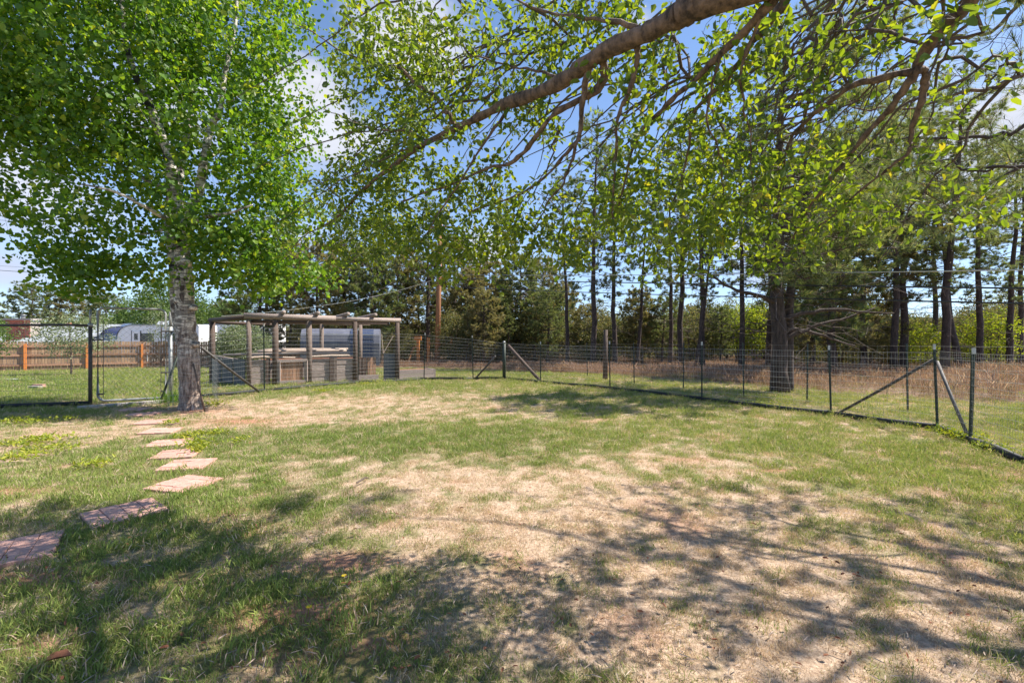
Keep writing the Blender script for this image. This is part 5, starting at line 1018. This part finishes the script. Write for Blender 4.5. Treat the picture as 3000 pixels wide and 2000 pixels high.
cable('black cable, lower of the two dark ones crossing the pines to the right edge', top(838), (11.4, 2.4, 1.32), .12, .016, 'cable')
cable('bright bare cable above the two dark cables, glinting in front of the biggest pine', top(802), (11.4, 2.5, 1.85), .15, .011, 'cable_bright')
cable('thin high cable crossing the upper pines on the right', top(700), (13, 4, 4.2), .2, .005, 'cable_bright')
cable('thin pale cable dropping from the pole towards the young pines', top(748), (9, 62, 4.5), .3, .014, 'cable_bright')
cable('thin pale cable dropping lower from the pole behind the sky gap', top(795), (6, 58, 3.2), .3, .014, 'cable_bright')
cable('thick dark cable crossing the sky at the far left below the aspen crown', (pb.x-.2, 33.8, 5.2), (xx(-500, 32), 32, CAM_H+245/F*32), .35, .018, 'cable')
cable('thin dark cable just above the thick one at the far left sky', (pb.x-.2, 33.8, 5.6), (xx(-500, 32), 32, CAM_H+255/F*32), .3, .008, 'cable')
cable('dark cable high at the left edge behind the aspen leaves', (pb.x-.2, 33.8, 8.3), (xx(-500, 30), 30, CAM_H+400/F*30), .3, .012, 'cable')
cable('pale service cable running from the pole down over the enclosure roof', (pb.x-.2, 33.8, 5.9), (-11.5, 18, 2.3), .4, .007, 'cable_bright')
def play_frame():
    d = 35; t = thing('play_frame', 'bright orange timber play frame left of the utility pole', 'play frame', (xx(1225, d), d, T(-6, d))); m_ = 'orange_post'; z = T(-6, d)
    def post(px, top_, dd_=d, nm='post', w=.2): MB().box((xx(px, dd_), dd_, (z+top_)/2), (w, w, top_-z)).build(nm, M[m_], t)
    post(1225, 1.45); post(1255, 1.6); post(1322, 1.5)
    MB().bar((xx(1255, d), d-.15, 1.15), (xx(1322, d), d-.15, 1.1), .08, .12).build('rail', M['orange_dull'], t)
    MB().bar((xx(1196, d), d-.3, z), (xx(1212, d), d, .9), .15, .12).build('leg', M['orange_dull'], t); MB().bar((xx(1212, d), d, .85), (xx(1226, d), d, .95), .12, .12).build('rail', M['orange_dull'], t)
    MB().box((xx(1226, d), d-.2, 1.55), (.5, .25, .3)).build('block', M['orange_post'], t)
play_frame()
# weeds, dandelion, fallen leaf, sticks
def litter():
    rg = np.random.default_rng(131); m = MB(); n = 2600; y = 1.5+7*rg.random(n)**1.6; x = rg.uniform(-1.15, 1.15, n)*y; z = ter(x, y)+.022
    p = np.stack([x, y, z], 1); a = rg.random(n)*6.28; ax = np.stack([np.cos(a), np.sin(a), rg.uniform(-.1, .35, n)], 1); m.leaves(p, ax, rand_unit(n, rg)*.5+np.array([0, 0, 1]), rg.uniform(.02, .07, n), rg.uniform(.003, .006, n), .3); m.build('straw_litter', M['pale_pole'], kind='stuff')
    m = MB(); n = 420; y = 1.6+6*rg.random(n)**1.4; x = rg.uniform(-1.15, 1.15, n)*y; p = np.stack([x, y, ter(x, y)+.028], 1); m.leaves(p, rand_unit(n, rg)*np.array([1, 1, .3]), rand_unit(n, rg)*.6+np.array([0, 0, 1]), rg.uniform(.015, .035, n), rg.uniform(.008, .018, n), .3); m.build('leaf_litter', M['dry_leaf'], kind='stuff')
litter()
def weeds():
    rg = np.random.default_rng(121); m = MB()
    for px, py, s, n in ((90,1305,.28,26),(120,1295,.2,20),(150,1325,.22,22),(60,1350,.15,12),(560,1285,.16,20),(575,1310,.14,18),(580,1325,.1,12),(285,1370,.14,12),(40,1240,.2,16),(90,1245,.15,12),(200,1233,.12,10),(505,1245,.1,10),(945,1150,.18,16),(1070,1128,.2,16),(1113,1122,.15,12),(640,1275,.15,10),(700,1300,.12,8),(1750,1120,.2,14),(2250,1185,.3,20),(2790,1275,.25,26),(2830,1290,.2,22),(2900,1320,.2,18),(620,1190,.25,18)):
        c = np.array(at(px, py)); k = n*9; p = c+rg.normal(0, 1, (k, 3))*np.array([s*.6, s*.6, 0])+np.array([0, 0, .02])+np.array([0, 0, 1])*rg.uniform(0, .06, (k, 1)); ax = rand_unit(k, rg)*np.array([1, 1, .4])+np.array([0, 0, .5]); l = rg.uniform(.025, .06, k); m.leaves(p, ax, rand_unit(k, rg)+np.array([0, 0, 1]), l, l*.4, .15)
    m.build('weeds', M['weed'], kind='stuff')
weeds()
tuft_c = at(520, 1180); m = MB(); rg = np.random.default_rng(5); k = 260; p = np.array(tuft_c)+rg.normal(0, 1, (k, 3))*np.array([.22, .12, 0]); m.leaves(p, rand_unit(k, rg)*np.array([.5, .5, 0])+np.array([0, 0, 1]), rand_unit(k, rg), rg.uniform(.12, .34, k), .012, .1); m.build('tall_green_grass', M['aspen_leaf'], kind='stuff')
m = MB(); rg = np.random.default_rng(6)   # long grass growing along the fence foot
for i in range(len(keys)-1):
    a, b = GP[keys[i]], GP[keys[i+1]]; n = int((b-a).length*38); f = rg.random((n, 1)); p = np.array(a)*(1-f)+np.array(b)*f+rg.normal(0, .07, (n, 3))*np.array([1, 1, 0]); m.leaves(p, rand_unit(n, rg)*np.array([.6, .6, 0])+np.array([0, 0, 1]), rand_unit(n, rg), rg.uniform(.06, .17, n), .009, .1)
m.build('fence_line_grass', M['fresh_leaf'], kind='stuff')
for px, py, lab in ((902, 1805, 'single yellow dandelion flower in the grass near the lower middle left'), (1005, 1710, 'small yellow dandelion bud between bare soil patches')):
    c = at(px, py); t = thing('dandelion', lab, 'flower', c); MB().tube([c, c+Vector((.005,0,.04))], .002, 5).build('stem', M['weed'], t); m = MB(); n = 26; a = np.linspace(0, 6.28*3, n); ax = np.stack([np.cos(a), np.sin(a), .4+.3*(a/19)], 1); m.leaves(np.repeat(np.array([c+Vector((.005,0,.04))]), n, 0), ax, np.repeat([[0, 0, 1.]], n, 0), .018, .006, .1); m.build('flower_head', M['dandelion'], t)
c = at(122, 1965); m = MB(); m.leaves(np.array([tuple(c+Vector((0,0,.035)))]), np.array([[1., .3, .15]]), np.array([[0, 0, 1.]]), .1, .06, .25); tag(m.build('fallen_leaf', M['dry_leaf']), 'curled red-brown fallen leaf in the grass at the bottom left', 'leaf')
for px, py, px2, py2, lab in ((490,1252,528,1249,'short dark stick lying across the corner of the fourth stepping stone'), (1045,1425,1080,1412,'pale dead stick lying on the lawn left of centre'), (535,1283,560,1288,'short dark stick on the fifth stepping stone')):
    a, b = at(px, py), at(px2, py2); a.z += .035; b.z += .04; mid = (a+b)/2+Vector((.02, .02, .02)); tag(MB().tube([a, mid, b], [.009, .008, .005], 6).build('fallen_stick', M['bark_twig']), lab, 'stick')
c = at(48, 1113); tag(MB().box(c+Vector((0,0,.02)), (1.1, .35, .05)).build('pale_slab', M['white_tip']), 'flat pale slab lying in the grass before the plank fence', 'slab')
c = at(103, 1140); t = thing('edging_block', 'small brick and pale block lying on the lawn behind the wire fence', 'block', c); MB().box(c+Vector((0,0,.05)), (.3, .14, .08)).build('block', M['concrete'], t); MB().box(c+Vector((0,.1,.09)), (.28, .1, .08)).build('brick', M['brick_paver'], t)
c = at(432, 1077); tag(MB().tube([c, c+Vector((0,0,1.05))], .035, 8).build('white_stake', M['white_tip'], smooth=True), 'thin white stake standing before the plank fence behind the gate', 'stake')
print('done', len(bpy.data.objects))
